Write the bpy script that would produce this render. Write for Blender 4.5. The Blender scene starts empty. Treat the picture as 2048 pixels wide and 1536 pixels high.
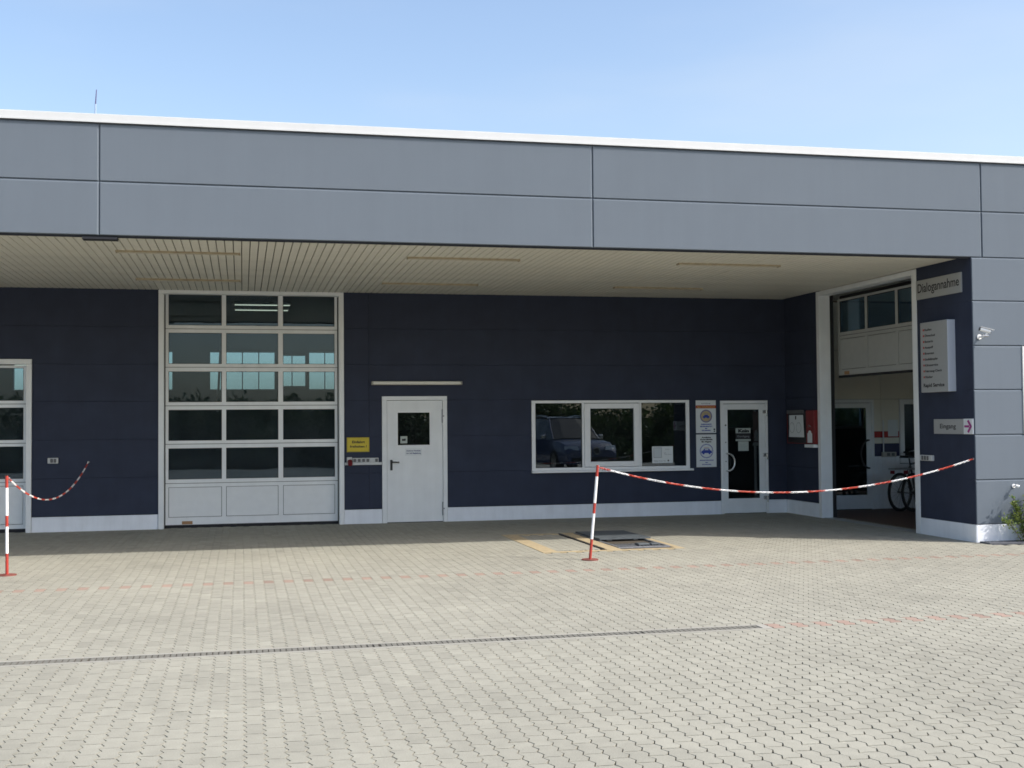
import bpy, bmesh, math, random
import numpy as np
from mathutils import Matrix, Vector
random.seed(7)
rng = np.random.default_rng(7)
sc = bpy.context.scene
C = sc.collection

# ------------------------------------------------------------------ camera
CAM = Vector((0.0, 0.0, 1.6042))
F_PX, YAW, PITCH, ROLL = 2385.7, math.radians(12.754), math.radians(1.862), math.radians(-0.484)
fwd = Vector((math.sin(YAW) * math.cos(PITCH), math.cos(YAW) * math.cos(PITCH), math.sin(PITCH)))
rgt = Vector((math.cos(YAW), -math.sin(YAW), 0.0))
upv = rgt.cross(fwd)
rgt2 = rgt * math.cos(ROLL) + upv * math.sin(ROLL)
upv2 = -rgt * math.sin(ROLL) + upv * math.cos(ROLL)
cd = bpy.data.cameras.new("camera")
cam = bpy.data.objects.new("camera", cd)
C.objects.link(cam)
cam.matrix_world = Matrix(((rgt2.x, upv2.x, -fwd.x, CAM.x), (rgt2.y, upv2.y, -fwd.y, CAM.y),
                           (rgt2.z, upv2.z, -fwd.z, CAM.z), (0, 0, 0, 1)))
cd.sensor_width = 36.0
cd.lens = F_PX / 2048 * 36.0
cd.clip_start, cd.clip_end = 0.05, 3000.0
sc.camera = cam

# ------------------------------------------------------------------ sky, sun, exposure
SUN = Vector((3.3, -2.1, 3.73)).normalized()
sun_el = math.asin(SUN.z)
w = bpy.data.worlds.new("World")
sc.world = w
w.use_nodes = True
nt = w.node_tree
bg = nt.nodes["Background"]
sky = nt.nodes.new("ShaderNodeTexSky")
sky.sky_type = 'NISHITA'
sky.sun_disc = False
sky.sun_elevation = sun_el
sky.sun_rotation = math.atan2(SUN.x, SUN.y)
sky.altitude = 100
sky.air_density = 1.0
sky.dust_density = 2.8
sky.ozone_density = 0.7
# thin wisps of high cloud over the whole sky
tcw = nt.nodes.new('ShaderNodeTexCoord')
mpw = nt.nodes.new('ShaderNodeMapping'); mpw.inputs['Scale'].default_value = (1.6, 1.6, 5.5); mpw.inputs['Location'].default_value = (0.35, 0.2, 0.55)
nzw = nt.nodes.new('ShaderNodeTexNoise'); nzw.inputs['Scale'].default_value = 1.7; nzw.inputs['Detail'].default_value = 5; nzw.inputs['Roughness'].default_value = 0.45
rgw = nt.nodes.new('ShaderNodeMapRange'); rgw.inputs[1].default_value = 0.50; rgw.inputs[2].default_value = 0.78; rgw.inputs[4].default_value = 0.18
rgw.interpolation_type = 'SMOOTHSTEP'
mxw = nt.nodes.new('ShaderNodeMix'); mxw.data_type = 'RGBA'; mxw.inputs[7].default_value = (3.5, 3.65, 3.7, 1)
nt.links.new(tcw.outputs['Generated'], mpw.inputs[0]); nt.links.new(mpw.outputs[0], nzw.inputs['Vector'])
nt.links.new(nzw.outputs[0], rgw.inputs[0]); nt.links.new(rgw.outputs[0], mxw.inputs[0])
nt.links.new(sky.outputs[0], mxw.inputs[6]); nt.links.new(mxw.outputs[2], bg.inputs[0])
bg.inputs[1].default_value = 0.15
sd = bpy.data.lights.new("sun", 'SUN')
sd.energy = 2.55
sd.angle = math.radians(0.53)
sd.color = (1.0, 0.955, 0.89)
sun = bpy.data.objects.new("sun", sd)
C.objects.link(sun)
sun.rotation_euler = SUN.to_track_quat('Z', 'Y').to_euler()
sc.view_settings.view_transform = 'Standard'
sc.view_settings.look = 'None'
sc.view_settings.gamma = 1.0
sc.view_settings.use_curve_mapping = False
sc.view_settings.exposure = 0.78
try:
    sc.cycles.use_denoising = True
    sc.cycles.filter_width = 1.65
    sc.cycles.max_bounces = 10
    sc.cycles.diffuse_bounces = 5
    sc.cycles.transparent_max_bounces = 12
except Exception:
    pass

# ------------------------------------------------------------------ materials
def nmat(name):
    m = bpy.data.materials.new(name)
    m.use_nodes = True
    return m, m.node_tree, m.node_tree.nodes["Principled BSDF"]

def mat(name, col, rough=0.6, metal=0.0, noise=0.0, scale=8.0, bump=0.0, bscale=None, spec=0.5, stretch=None, streak=0.0):
    """Principled paint / plaster / plastic with a little mottling and fine relief."""
    m, t, b = nmat(name)
    b.inputs['Base Color'].default_value = (*col, 1)
    b.inputs['Roughness'].default_value = rough
    b.inputs['Metallic'].default_value = metal
    b.inputs['Specular IOR Level'].default_value = spec
    if noise or bump or streak:
        tc = t.nodes.new('ShaderNodeTexCoord')
        mp = t.nodes.new('ShaderNodeMapping')
        if stretch: mp.inputs['Scale'].default_value = stretch
        t.links.new(tc.outputs['Object'], mp.inputs[0])
        nz = t.nodes.new('ShaderNodeTexNoise')
        nz.inputs['Scale'].default_value = scale
        nz.inputs['Detail'].default_value = 6
        t.links.new(mp.outputs[0], nz.inputs['Vector'])
        cr = t.nodes.new('ShaderNodeMapRange')
        cr.inputs[3].default_value = 1 - noise
        cr.inputs[4].default_value = 1 + noise
        cr.inputs[1].default_value = 0.25
        cr.inputs[2].default_value = 0.75
        t.links.new(nz.outputs[0], cr.inputs[0])
        fac = cr.outputs[0]
        if streak:   # rain streaks and dirt: noise squeezed sideways
            mp2 = t.nodes.new('ShaderNodeMapping')
            mp2.inputs['Scale'].default_value = (5.0, 5.0, 0.35)
            t.links.new(tc.outputs['Object'], mp2.inputs[0])
            n2 = t.nodes.new('ShaderNodeTexNoise')
            n2.inputs['Scale'].default_value = 1.6
            n2.inputs['Detail'].default_value = 7
            n2.inputs['Roughness'].default_value = 0.65
            t.links.new(mp2.outputs[0], n2.inputs['Vector'])
            c2 = t.nodes.new('ShaderNodeMapRange')
            c2.inputs[1].default_value = 0.3
            c2.inputs[2].default_value = 0.7
            c2.inputs[3].default_value = 1 - streak
            c2.inputs[4].default_value = 1 + streak
            t.links.new(n2.outputs[0], c2.inputs[0])
            mu = t.nodes.new('ShaderNodeMath'); mu.operation = 'MULTIPLY'
            t.links.new(fac, mu.inputs[0]); t.links.new(c2.outputs[0], mu.inputs[1])
            fac = mu.outputs[0]
        vm = t.nodes.new('ShaderNodeVectorMath'); vm.operation = 'SCALE'
        vm.inputs[0].default_value = col
        t.links.new(fac, vm.inputs['Scale'])
        t.links.new(vm.outputs[0], b.inputs['Base Color'])
        if bump:
            nb = t.nodes.new('ShaderNodeTexNoise')
            nb.inputs['Scale'].default_value = bscale or 200
            nb.inputs['Detail'].default_value = 3
            t.links.new(mp.outputs[0], nb.inputs['Vector'])
            bp = t.nodes.new('ShaderNodeBump')
            bp.inputs['Strength'].default_value = bump
            bp.inputs['Distance'].default_value = 0.004
            t.links.new(nb.outputs[0], bp.inputs['Height'])
            t.links.new(bp.outputs[0], b.inputs['Normal'])
    return m

def glass(name, tint=(0.62, 0.68, 0.68), ior=1.52, rough=0.0, wave=0.0, refl=0.85, film=0.025):
    m = bpy.data.materials.new(name); m.use_nodes = True
    t = m.node_tree; t.nodes.clear()
    out = t.nodes.new('ShaderNodeOutputMaterial')
    tr = t.nodes.new('ShaderNodeBsdfTransparent'); tr.inputs[0].default_value = (*tint, 1)
    gl = t.nodes.new('ShaderNodeBsdfGlossy'); gl.inputs['Roughness'].default_value = rough
    gl.inputs['Color'].default_value = (0.78, 0.90, 1.0, 1)
    fr = t.nodes.new('ShaderNodeFresnel'); fr.inputs['IOR'].default_value = ior
    d = t.nodes.new('ShaderNodeMath'); d.operation = 'MULTIPLY'; d.inputs[1].default_value = refl
    mx = t.nodes.new('ShaderNodeMixShader')
    t.links.new(fr.outputs[0], d.inputs[0]); t.links.new(d.outputs[0], mx.inputs[0])
    t.links.new(tr.outputs[0], mx.inputs[1]); t.links.new(gl.outputs[0], mx.inputs[2])
    df = t.nodes.new('ShaderNodeBsdfDiffuse'); df.inputs[0].default_value = (0.55, 0.62, 0.64, 1)   # thin dusty film, added as a pale veil that lifts the dark panes
    mf = t.nodes.new('ShaderNodeMixShader')
    tcf = t.nodes.new('ShaderNodeTexCoord'); nf = t.nodes.new('ShaderNodeTexNoise'); nf.inputs['Scale'].default_value = 2.5; nf.inputs['Detail'].default_value = 5
    rf = t.nodes.new('ShaderNodeMapRange'); rf.inputs[1].default_value = 0.3; rf.inputs[2].default_value = 0.7
    rf.inputs[3].default_value = film * 0.5; rf.inputs[4].default_value = film * 1.6
    t.links.new(tcf.outputs['Object'], nf.inputs['Vector']); t.links.new(nf.outputs[0], rf.inputs[0]); t.links.new(rf.outputs[0], mf.inputs[0])
    t.links.new(mx.outputs[0], mf.inputs[1]); t.links.new(df.outputs[0], mf.inputs[2])
    t.links.new(mf.outputs[0], out.inputs[0])
    if wave:
        tc = t.nodes.new('ShaderNodeTexCoord')
        nz = t.nodes.new('ShaderNodeTexNoise'); nz.inputs['Scale'].default_value = 2.2; nz.inputs['Detail'].default_value = 1
        bp = t.nodes.new('ShaderNodeBump'); bp.inputs['Strength'].default_value = wave; bp.inputs['Distance'].default_value = 0.01
        t.links.new(tc.outputs['Object'], nz.inputs['Vector'])
        t.links.new(nz.outputs[0], bp.inputs['Height']); t.links.new(bp.outputs[0], gl.inputs['Normal'])
        t.links.new(bp.outputs[0], fr.inputs['Normal'])
    return m

def paver_mat(name, col, var=0.10):
    m, t, b = nmat(name)
    b.inputs['Roughness'].default_value = 0.9
    b.inputs['Specular IOR Level'].default_value = 0.25
    tc = t.nodes.new('ShaderNodeTexCoord'); ge = t.nodes.new('ShaderNodeNewGeometry')
    at = t.nodes.new('ShaderNodeAttribute'); at.attribute_name = 'tone'
    def noise(scale, det, lo, hi, a=0.3, z=0.7):
        n = t.nodes.new('ShaderNodeTexNoise'); n.inputs['Scale'].default_value = scale; n.inputs['Detail'].default_value = det
        t.links.new(ge.outputs['Position'], n.inputs['Vector'])
        r = t.nodes.new('ShaderNodeMapRange'); r.inputs[1].default_value = a; r.inputs[2].default_value = z
        r.inputs[3].default_value = lo; r.inputs[4].default_value = hi
        t.links.new(n.outputs[0], r.inputs[0]); return n, r
    _, r1 = noise(0.55, 6, 0.91, 1.05)          # broad wear and dirt
    n2, r2 = noise(160, 3, 0.86, 1.12)          # grit
    _, r3 = noise(9, 6, 0.93, 1.05)
    _, r4 = noise(1.3, 7, 1.0, 0.92, 0.56, 0.72)   # oil and tyre stains
    rt = t.nodes.new('ShaderNodeMapRange'); rt.inputs[3].default_value = 1 - var; rt.inputs[4].default_value = 1 + var * 0.7
    t.links.new(at.outputs['Fac'], rt.inputs[0])
    f = None
    for o in (r1, r2, r3, r4, rt):
        if f is None: f = o.outputs[0]; continue
        mu = t.nodes.new('ShaderNodeMath'); mu.operation = 'MULTIPLY'
        t.links.new(f, mu.inputs[0]); t.links.new(o.outputs[0], mu.inputs[1]); f = mu.outputs[0]
    vm = t.nodes.new('ShaderNodeVectorMath'); vm.operation = 'SCALE'; vm.inputs[0].default_value = col
    t.links.new(f, vm.inputs['Scale']); t.links.new(vm.outputs[0], b.inputs['Base Color'])
    bp = t.nodes.new('ShaderNodeBump'); bp.inputs['Strength'].default_value = 0.35; bp.inputs['Distance'].default_value = 0.002
    t.links.new(n2.outputs[0], bp.inputs['Height']); t.links.new(bp.outputs[0], b.inputs['Normal'])
    return m

M = {}
M['navy'] = mat('dark_navy_render', (0.033, 0.041, 0.070), 0.75, noise=0.12, scale=3, bump=0.4, bscale=260, spec=0.3, streak=0.05)
M['grey'] = mat('grey_facade_render', (0.137, 0.163, 0.194), 0.85, noise=0.018, scale=2.0, bump=0.45, bscale=240, spec=0.2, streak=0.018)
M['plinth'] = mat('pale_plinth_paint', (0.82, 0.85, 0.90), 0.75, noise=0.04, scale=5, bump=0.3, streak=0.05)
M['white'] = mat('white_coated_metal', (0.60, 0.61, 0.61), 0.4, noise=0.02, scale=3, streak=0.02)
M['frame'] = mat('light_grey_frame_paint', (0.80, 0.82, 0.83), 0.42, noise=0.04, scale=4, streak=0.03)
M['upvc'] = mat('white_window_plastic', (0.84, 0.85, 0.86), 0.35)
M['panel'] = mat('stucco_embossed_panel', (0.78, 0.80, 0.81), 0.45, noise=0.03, bump=0.35, bscale=120)
M['gateinner'] = mat('grey_coated_gate_leaf', (0.40, 0.41, 0.40), 0.5, noise=0.04)
M['rubber'] = mat('black_rubber', (0.012, 0.012, 0.015), 0.7)
M['void'] = mat('dark_ceiling_void', (0.075, 0.062, 0.044), 0.9)
M['plank'] = mat('cream_soffit_metal', (0.71, 0.69, 0.60), 0.5, noise=0.07, scale=2.5)
M['trim'] = mat('dark_grey_edge_trim', (0.030, 0.032, 0.038), 0.85, spec=0.1)
M['ochre'] = mat('yellowed_lamp_tray', (0.37, 0.31, 0.21), 0.6, noise=0.25, scale=9)
M['tube'] = mat('white_lamp_tube', (0.85, 0.84, 0.78), 0.3)
M['littube'] = mat('lit_lamp_tube', (0.85, 0.84, 0.78), 0.3)
_b = M['littube'].node_tree.nodes["Principled BSDF"]       # the workshop tubes seen through the top panes are lit
_b.inputs['Emission Color'].default_value = (1.0, 0.84, 0.58, 1)
_b.inputs['Emission Strength'].default_value = 0.62
M['lampgrey'] = mat('grey_lamp_housing', (0.42, 0.40, 0.36), 0.5)
M['diffuser'] = mat('prismatic_lamp_cover', (0.78, 0.76, 0.68), 0.25)
M['alu'] = mat('anodised_aluminium', (0.42, 0.44, 0.45), 0.45, metal=0.6)
M['signgrey'] = mat('silver_sign_plate', (0.36, 0.365, 0.36), 0.45, noise=0.02)
M['signside'] = mat('silver_sign_side', (0.50, 0.53, 0.58), 0.35)
M['ink'] = mat('black_print', (0.012, 0.012, 0.016), 0.6)
M['inkblue'] = mat('blue_print', (0.02, 0.05, 0.36), 0.5)
M['inknavy'] = mat('navy_print', (0.02, 0.03, 0.16), 0.5)
M['inkgrey'] = mat('grey_print', (0.28, 0.31, 0.33), 0.6)
M['ringtan'] = mat('tan_print', (0.48, 0.38, 0.20), 0.5)
M['ringviolet'] = mat('violet_print', (0.22, 0.19, 0.30), 0.5)
M['bandred'] = mat('red_print', (0.42, 0.03, 0.02), 0.5)
M['gold'] = mat('gold_print', (0.62, 0.42, 0.10), 0.5)
M['magenta'] = mat('magenta_print', (0.33, 0.03, 0.21), 0.5)
M['yellow'] = mat('yellow_sign_plate', (0.60, 0.46, 0.02), 0.4, noise=0.04)
M['paper'] = mat('white_paper', (0.72, 0.75, 0.76), 0.7)
M['paperdim'] = mat('grey_green_paper', (0.42, 0.47, 0.44), 0.7)
M['socket'] = mat('light_grey_socket', (0.55, 0.56, 0.56), 0.4)
M['socketlid'] = mat('dark_grey_socket_lid', (0.12, 0.12, 0.12), 0.4)
M['red'] = mat('red_gloss_paint', (0.20, 0.011, 0.011), 0.35, noise=0.08, scale=20)
M['chainred'] = mat('red_plastic', (0.55, 0.055, 0.025), 0.45)
M['chainwhite'] = mat('white_plastic', (0.86, 0.86, 0.86), 0.4)
M['polered'] = mat('dull_red_pole_paint', (0.40, 0.040, 0.026), 0.5, noise=0.15, scale=30)
M['plate_red'] = mat('rusty_red_base', (0.22, 0.065, 0.05), 0.7, noise=0.25, scale=25)
M['plugred'] = mat('dark_red_plug', (0.16, 0.012, 0.02), 0.4)
M['black'] = mat('black_plastic', (0.015, 0.015, 0.017), 0.4)
M['steel'] = mat('galvanised_steel', (0.30, 0.31, 0.33), 0.5, metal=0.7, noise=0.2, scale=20)
M['grate'] = mat('weathered_galvanised_grate', (0.185, 0.18, 0.155), 0.85, noise=0.2, scale=20, spec=0.15)
M['chrome'] = mat('brushed_steel', (0.62, 0.62, 0.62), 0.25, metal=1.0)
M['darksteel'] = mat('dark_chequer_steel', (0.10, 0.115, 0.125), 0.6, metal=0.2, noise=0.2, scale=14)
M['hatchyellow'] = mat('faded_yellow_floor_paint', (0.43, 0.345, 0.21), 0.85, noise=0.16, scale=14, bump=0.3)
M['kerb'] = mat('dark_kerb_stone', (0.10, 0.105, 0.12), 0.9, noise=0.2, scale=30)
M['bed'] = mat('joint_sand', (0.030, 0.027, 0.021), 0.95, noise=0.25, scale=40)
M['ground'] = mat('concrete_yard', (0.36, 0.345, 0.30), 0.9, noise=0.12, scale=0.7)
M['soil'] = mat('dark_grass_soil', (0.045, 0.060, 0.025), 0.95, noise=0.3, scale=0.8)
M['block'] = paver_mat('paving_block_concrete', (0.345, 0.334, 0.276))
M['blockred'] = paver_mat('paving_block_red_concrete', (0.35, 0.255, 0.205), 0.16)
M['hallwall'] = mat('beige_hall_wall', (0.76, 0.72, 0.62), 0.7, noise=0.04, scale=2)
M['halltile'] = mat('white_wall_tile', (0.82, 0.84, 0.86), 0.4, noise=0.03)
M['stripered'] = mat('red_wall_stripe', (0.40, 0.015, 0.015), 0.5)
M['stripenavy'] = mat('navy_wall_stripe', (0.015, 0.02, 0.07), 0.5)
M['hallfloor'] = mat('brown_floor_tile', (0.085, 0.045, 0.032), 0.6, noise=0.25, scale=12)
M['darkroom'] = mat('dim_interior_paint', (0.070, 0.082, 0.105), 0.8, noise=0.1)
M['shopfloor'] = mat('workshop_floor', (0.10, 0.10, 0.10), 0.6)
M['roof'] = mat('grey_roof_sheet', (0.25, 0.25, 0.25), 0.8)
M['glass'] = glass('clear_double_glazing', (0.64, 0.78, 0.86), wave=0.05)
M['dglass'] = glass('dark_double_glazing', (0.30, 0.34, 0.34), wave=0.03, refl=1.9, film=0.012)
M['farglass'] = glass('far_window_glazing', (0.80, 0.86, 0.86), film=0.004)
M['mast'] = mat('mast_violet_paint', (0.10, 0.09, 0.20), 0.5)
M['mastpale'] = mat('mast_pale_paint', (0.36, 0.46, 0.60), 0.5)
M['carpaint'] = mat('dark_blue_car_paint', (0.065, 0.09, 0.18), 0.18, spec=0.8)
M['carglass'] = mat('tinted_car_glass', (0.010, 0.014, 0.014), 0.05, spec=1.0)
M['tyre'] = mat('tyre_rubber', (0.016, 0.016, 0.016), 0.85)
M['lens'] = mat('clear_lamp_lens', (0.75, 0.78, 0.80), 0.1, spec=1.0)
M['orange'] = mat('orange_sticker', (0.36, 0.20, 0.09), 0.6)
M['bark'] = mat('brown_bark', (0.09, 0.06, 0.04), 0.9, noise=0.3, scale=20)

def leaf_mat(name, a, b_):
    m, t, b = nmat(name)
    oi = t.nodes.new('ShaderNodeAttribute'); oi.attribute_name = 'tone'
    mx = t.nodes.new('ShaderNodeMix'); mx.data_type = 'RGBA'
    mx.inputs[6].default_value = (*a, 1); mx.inputs[7].default_value = (*b_, 1)
    t.links.new(oi.outputs['Fac'], mx.inputs[0]); t.links.new(mx.outputs[2], b.inputs['Base Color'])
    b.inputs['Roughness'].default_value = 0.5
    tl = t.nodes.new('ShaderNodeBsdfTranslucent'); t.links.new(mx.outputs[2], tl.inputs[0])
    ms = t.nodes.new('ShaderNodeMixShader'); ms.inputs[0].default_value = 0.35
    t.links.new(b.outputs[0], ms.inputs[1]); t.links.new(tl.outputs[0], ms.inputs[2])
    t.links.new(ms.outputs[0], t.nodes['Material Output'].inputs[0])
    return m
M['leaf'] = leaf_mat('bright_shrub_leaf', (0.07, 0.14, 0.025), (0.28, 0.335, 0.085))
M['treeleaf'] = leaf_mat('dark_tree_leaf', (0.035, 0.065, 0.016), (0.10, 0.15, 0.04))

# ------------------------------------------------------------------ mesh helpers
class MB:
    """collects boxes, rods, discs and polygons; build() links them as one mesh object"""
    def __init__(s): s.v = []; s.f = []; s.m = []; s.k = 0
    def slot(s, k): s.k = k; return s
    def add(s, vs, fs):
        o = len(s.v); s.v += [tuple(p) for p in vs]
        for f in fs: s.f.append([i + o for i in f]); s.m.append(s.k)
        return s
    def box(s, x0, x1, y0, y1, z0, z1, ch=0.0):
        if not ch:
            return s.add([(x0,y0,z0),(x1,y0,z0),(x1,y1,z0),(x0,y1,z0),(x0,y0,z1),(x1,y0,z1),(x1,y1,z1),(x0,y1,z1)],
                         [(3,2,1,0),(4,5,6,7),(0,1,5,4),(1,2,6,5),(2,3,7,6),(3,0,4,7)])
        bm = bmesh.new()
        vs = [bm.verts.new(p) for p in ((x0,y0,z0),(x1,y0,z0),(x1,y1,z0),(x0,y1,z0),(x0,y0,z1),(x1,y0,z1),(x1,y1,z1),(x0,y1,z1))]
        for f in ((3,2,1,0),(4,5,6,7),(0,1,5,4),(1,2,6,5),(2,3,7,6),(3,0,4,7)): bm.faces.new([vs[i] for i in f])
        bmesh.ops.bevel(bm, geom=bm.edges[:], offset=ch, segments=1, affect='EDGES')
        bm.verts.index_update()
        s.add([v.co[:] for v in bm.verts], [[v.index for v in f.verts] for f in bm.faces]); bm.free()
        return s
    def fbox(s, x0, x1, y0, y1, z0, z1, ch):
        """box whose front (-Y) edges alone are chamfered; ch = one width, or (left, right, bottom, top) with a common depth"""
        l, r_, b, t = ch if isinstance(ch, tuple) else (ch,) * 4
        d = max(l, r_, b, t) * (0.75 if isinstance(ch, tuple) else 1)
        v = [(x0,y0+d,z0),(x1,y0+d,z0),(x1,y0+d,z1),(x0,y0+d,z1),
             (x0+l,y0,z0+b),(x1-r_,y0,z0+b),(x1-r_,y0,z1-t),(x0+l,y0,z1-t),
             (x0,y1,z0),(x1,y1,z0),(x1,y1,z1),(x0,y1,z1)]
        return s.add(v, [(4,5,6,7),(0,1,5,4),(1,2,6,5),(2,3,7,6),(3,0,4,7),(0,8,9,1),(1,9,10,2),(2,10,11,3),(3,11,8,0),(9,8,11,10)])
    def rod(s, p, q, r, n=10, r2=None, caps=True):
        p, q = Vector(p), Vector(q); d = (q - p).normalized()
        a = d.orthogonal().normalized(); b = d.cross(a); r2 = r if r2 is None else r2
        vs = []
        for c, rr in ((p, r), (q, r2)):
            vs += [c + (a * math.cos(2*math.pi*i/n) + b * math.sin(2*math.pi*i/n)) * rr for i in range(n)]
        fs = [(i, (i+1) % n, n + (i+1) % n, n + i) for i in range(n)]
        if caps: fs += [tuple(range(n))[::-1], tuple(range(n, 2*n))]
        return s.add(vs, fs)
    def tube(s, pts, r, n=8, closed=False):
        pts = [Vector(p) for p in pts]; k = len(pts); vs = []; prev = None
        for i, p in enumerate(pts):
            if closed: d = pts[(i+1) % k] - pts[i-1]
            else: d = pts[min(i+1, k-1)] - pts[max(i-1, 0)]
            d.normalize()
            a = d.orthogonal().normalized() if prev is None else (prev - d * prev.dot(d)).normalized()
            prev = a; b = d.cross(a)
            vs += [p + (a * math.cos(2*math.pi*j/n) + b * math.sin(2*math.pi*j/n)) * r for j in range(n)]
        fs = []
        for i in range(k if closed else k-1):
            for j in range(n):
                i2 = (i+1) % k
                fs.append((i*n+j, i*n+(j+1) % n, i2*n+(j+1) % n, i2*n+j))
        if not closed: fs += [tuple(range(n))[::-1], tuple((k-1)*n+j for j in range(n))]
        return s.add(vs, fs)
    def prism(s, poly, y0, y1):
        """polygon in X-Z, extruded along Y (y0 = front)"""
        n = len(poly)
        vs = [(x, y0, z) for x, z in poly] + [(x, y1, z) for x, z in poly]
        return s.add(vs, [tuple(range(n)), tuple(range(n, 2*n))[::-1]] + [(i, n+i, n+(i+1) % n, (i+1) % n) for i in range(n)])
    def ring(s, cx, cz, r0, r1, y0, y1, n=28, a0=0, a1=2*math.pi):
        full = abs(a1 - a0 - 2*math.pi) < 1e-6; st = n if full else n + 1; vs = []
        for i in range(st):
            a = a0 + (a1 - a0) * i / n
            for r, y in ((r0,y0),(r1,y0),(r1,y1),(r0,y1)): vs.append((cx + r*math.cos(a), y, cz + r*math.sin(a)))
        fs = []
        for i in range(n):
            j = (i+1) % st
            for k in range(4): fs.append((i*4+k, i*4+(k+1) % 4, j*4+(k+1) % 4, j*4+k))
        return s.add(vs, fs)
    def disc(s, cx, cz, r, y0, y1, n=24):
        return s.prism([(cx + r*math.cos(2*math.pi*i/n), cz + r*math.sin(2*math.pi*i/n)) for i in range(n)], y0, y1)
    def mesh(s, name, mats, smooth=False):
        me = bpy.data.meshes.new(name)
        me.from_pydata(s.v, [], s.f)
        for m in (mats if isinstance(mats, (list, tuple)) else [mats]): me.materials.append(m)
        me.polygons.foreach_set('material_index', s.m)
        bm = bmesh.new(); bm.from_mesh(me); bmesh.ops.recalc_face_normals(bm, faces=bm.faces[:]); bm.to_mesh(me); bm.free()
        if smooth:
            me.polygons.foreach_set('use_smooth', [True] * len(me.polygons))
            try: me.set_sharp_from_angle(angle=math.radians(38))
            except Exception: pass
        me.update()
        return me
    def build(s, name, mats, parent=None, smooth=False, loc=None):
        return link(name, s.mesh(name, mats, smooth), parent, loc)

def link(name, me, parent=None, loc=None):
    o = bpy.data.objects.new(name, me); C.objects.link(o)
    if parent is not None: o.parent = parent
    if loc is not None: o.location = loc
    return o

def tag(o, label=None, cat=None, group=None, kind=None):
    for k, v in (('label', label), ('category', cat), ('group', group), ('kind', kind)):
        if v: o[k] = v
    return o

def empty(name, loc=(0,0,0), rz=0.0, label=None, cat=None, group=None, kind=None, parent=None):
    o = bpy.data.objects.new(name, None); C.objects.link(o)
    o.location = loc; o.rotation_euler = (0, 0, rz); o.empty_display_size = 0.1
    if parent is not None: o.parent = parent
    return tag(o, label, cat, group, kind)

def text(body, x, z, y, h, m, parent, align='CENTER', width=None, bold=0.0, shear=0.0, name='lettering'):
    """flat lettering, a hair proud of the plate at depth y, facing -Y; h = cap height"""
    cu = bpy.data.curves.new('lettering', 'FONT')
    cu.body = body; cu.align_x = align; cu.size = h / 0.70; cu.extrude = 0.0006; cu.offset = bold; cu.shear = shear
    cu.resolution_u = 3
    tmp = bpy.data.objects.new('lettering', cu); C.objects.link(tmp)
    dg = bpy.context.evaluated_depsgraph_get()
    me = bpy.data.meshes.new_from_object(tmp.evaluated_get(dg))
    bpy.data.objects.remove(tmp); bpy.data.curves.remove(cu)
    co = np.empty(len(me.vertices) * 3, 'f'); me.vertices.foreach_get('co', co); co = co.reshape(-1, 3)
    if width and len(co):
        wd = np.ptp(co[:, 0]); co[:, 0] *= width / wd
    new = np.stack([co[:, 0] + x, y - co[:, 2], co[:, 1] + z], 1)
    me.vertices.foreach_set('co', new.astype('f').ravel())
    me.materials.clear(); me.materials.append(m); me.name = 'lettering'; me.update()
    return link(name, me, parent)

# ------------------------------------------------------------------ key measures (metres, camera at X=Y=0)
YW, YP, XC, ZS = 19.3146, 13.7964, 9.2832, 3.7278
JOINTS = [0.234, 0.812, 1.398, 1.985, 2.561, 3.146, 3.712]

# ================================================================== THE GROUND
g = MB().add([(-900, -900, -0.05), (900, -900, -0.05), (900, 900, -0.05), (-900, 900, -0.05)], [(0, 1, 2, 3)]).build('ground', M['soil'])
tag(g, 'dark grassy land around the workshop yard', kind='structure')
yd = MB().add([(-24, -6.5, -0.024), (28, -6.5, -0.024), (28, 19.5, -0.024), (-24, 19.5, -0.024)], [(0, 1, 2, 3)]).build('yard', M['ground'])
tag(yd, 'pale concrete yard around the block paving', kind='structure')
pv = MB().add([(-2.6, 3.6, -0.011), (4.6, 3.6, -0.011), (14.2, 13.75, -0.011), (14.2, 13.9, -0.011), (9.6, 13.9, -0.011), (9.6, 19.5, -0.011), (-6.9, 19.5, -0.011)],
              [tuple(range(7))]).build('pavement', M['bed'])
tag(pv, 'pale interlocking block paving of the forecourt', kind='structure')

PW, PL = 0.1, 0.2
def side(y, sgn):      # zigzag joint line; columns are laid tight on one flank and open on the other
    ph = ((y + sgn * 0.0048) / 0.1) % 1.0
    t = 1 - 4 * abs(ph - 0.5) if True else 0
    return 0.0125 * t
def outline(y0, y1):
    """block outline in its column frame (x 0..PW); y is along the column, zigzag phase locked to the column"""
    e = 0.0044
    ks = [y0 + e]
    k = math.ceil((y0 + e) / 0.05 + 1e-6)
    while k * 0.05 < y1 - e - 1e-4: ks.append(k * 0.05); k += 1
    ks.append(y1 - e)
    L = [(side(y, 1) + 0.0034, y) for y in ks]
    R = [(PW + side(y, -1) - 0.0034, y) for y in ks]
    lo = [(0.022, y0 + e + 0.0035), (0.068, y0 + e - 0.0025)]      # slightly wavy cross joints
    hi = [(0.068, y1 - e - 0.0025), (0.022, y1 - e + 0.0035)]
    return lo + R + hi + L[::-1]
def block_geo(y0, y1):
    top = outline(y0, y1)
    n = len(top)
    v = [(x, y, 0.0) for x, y in top] + [(x, y, -0.0115) for x, y in top]
    f = [tuple(range(n))] + [(i, n + i, n + (i+1) % n, (i+1) % n) for i in range(n)]
    return np.array(v), f
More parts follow.
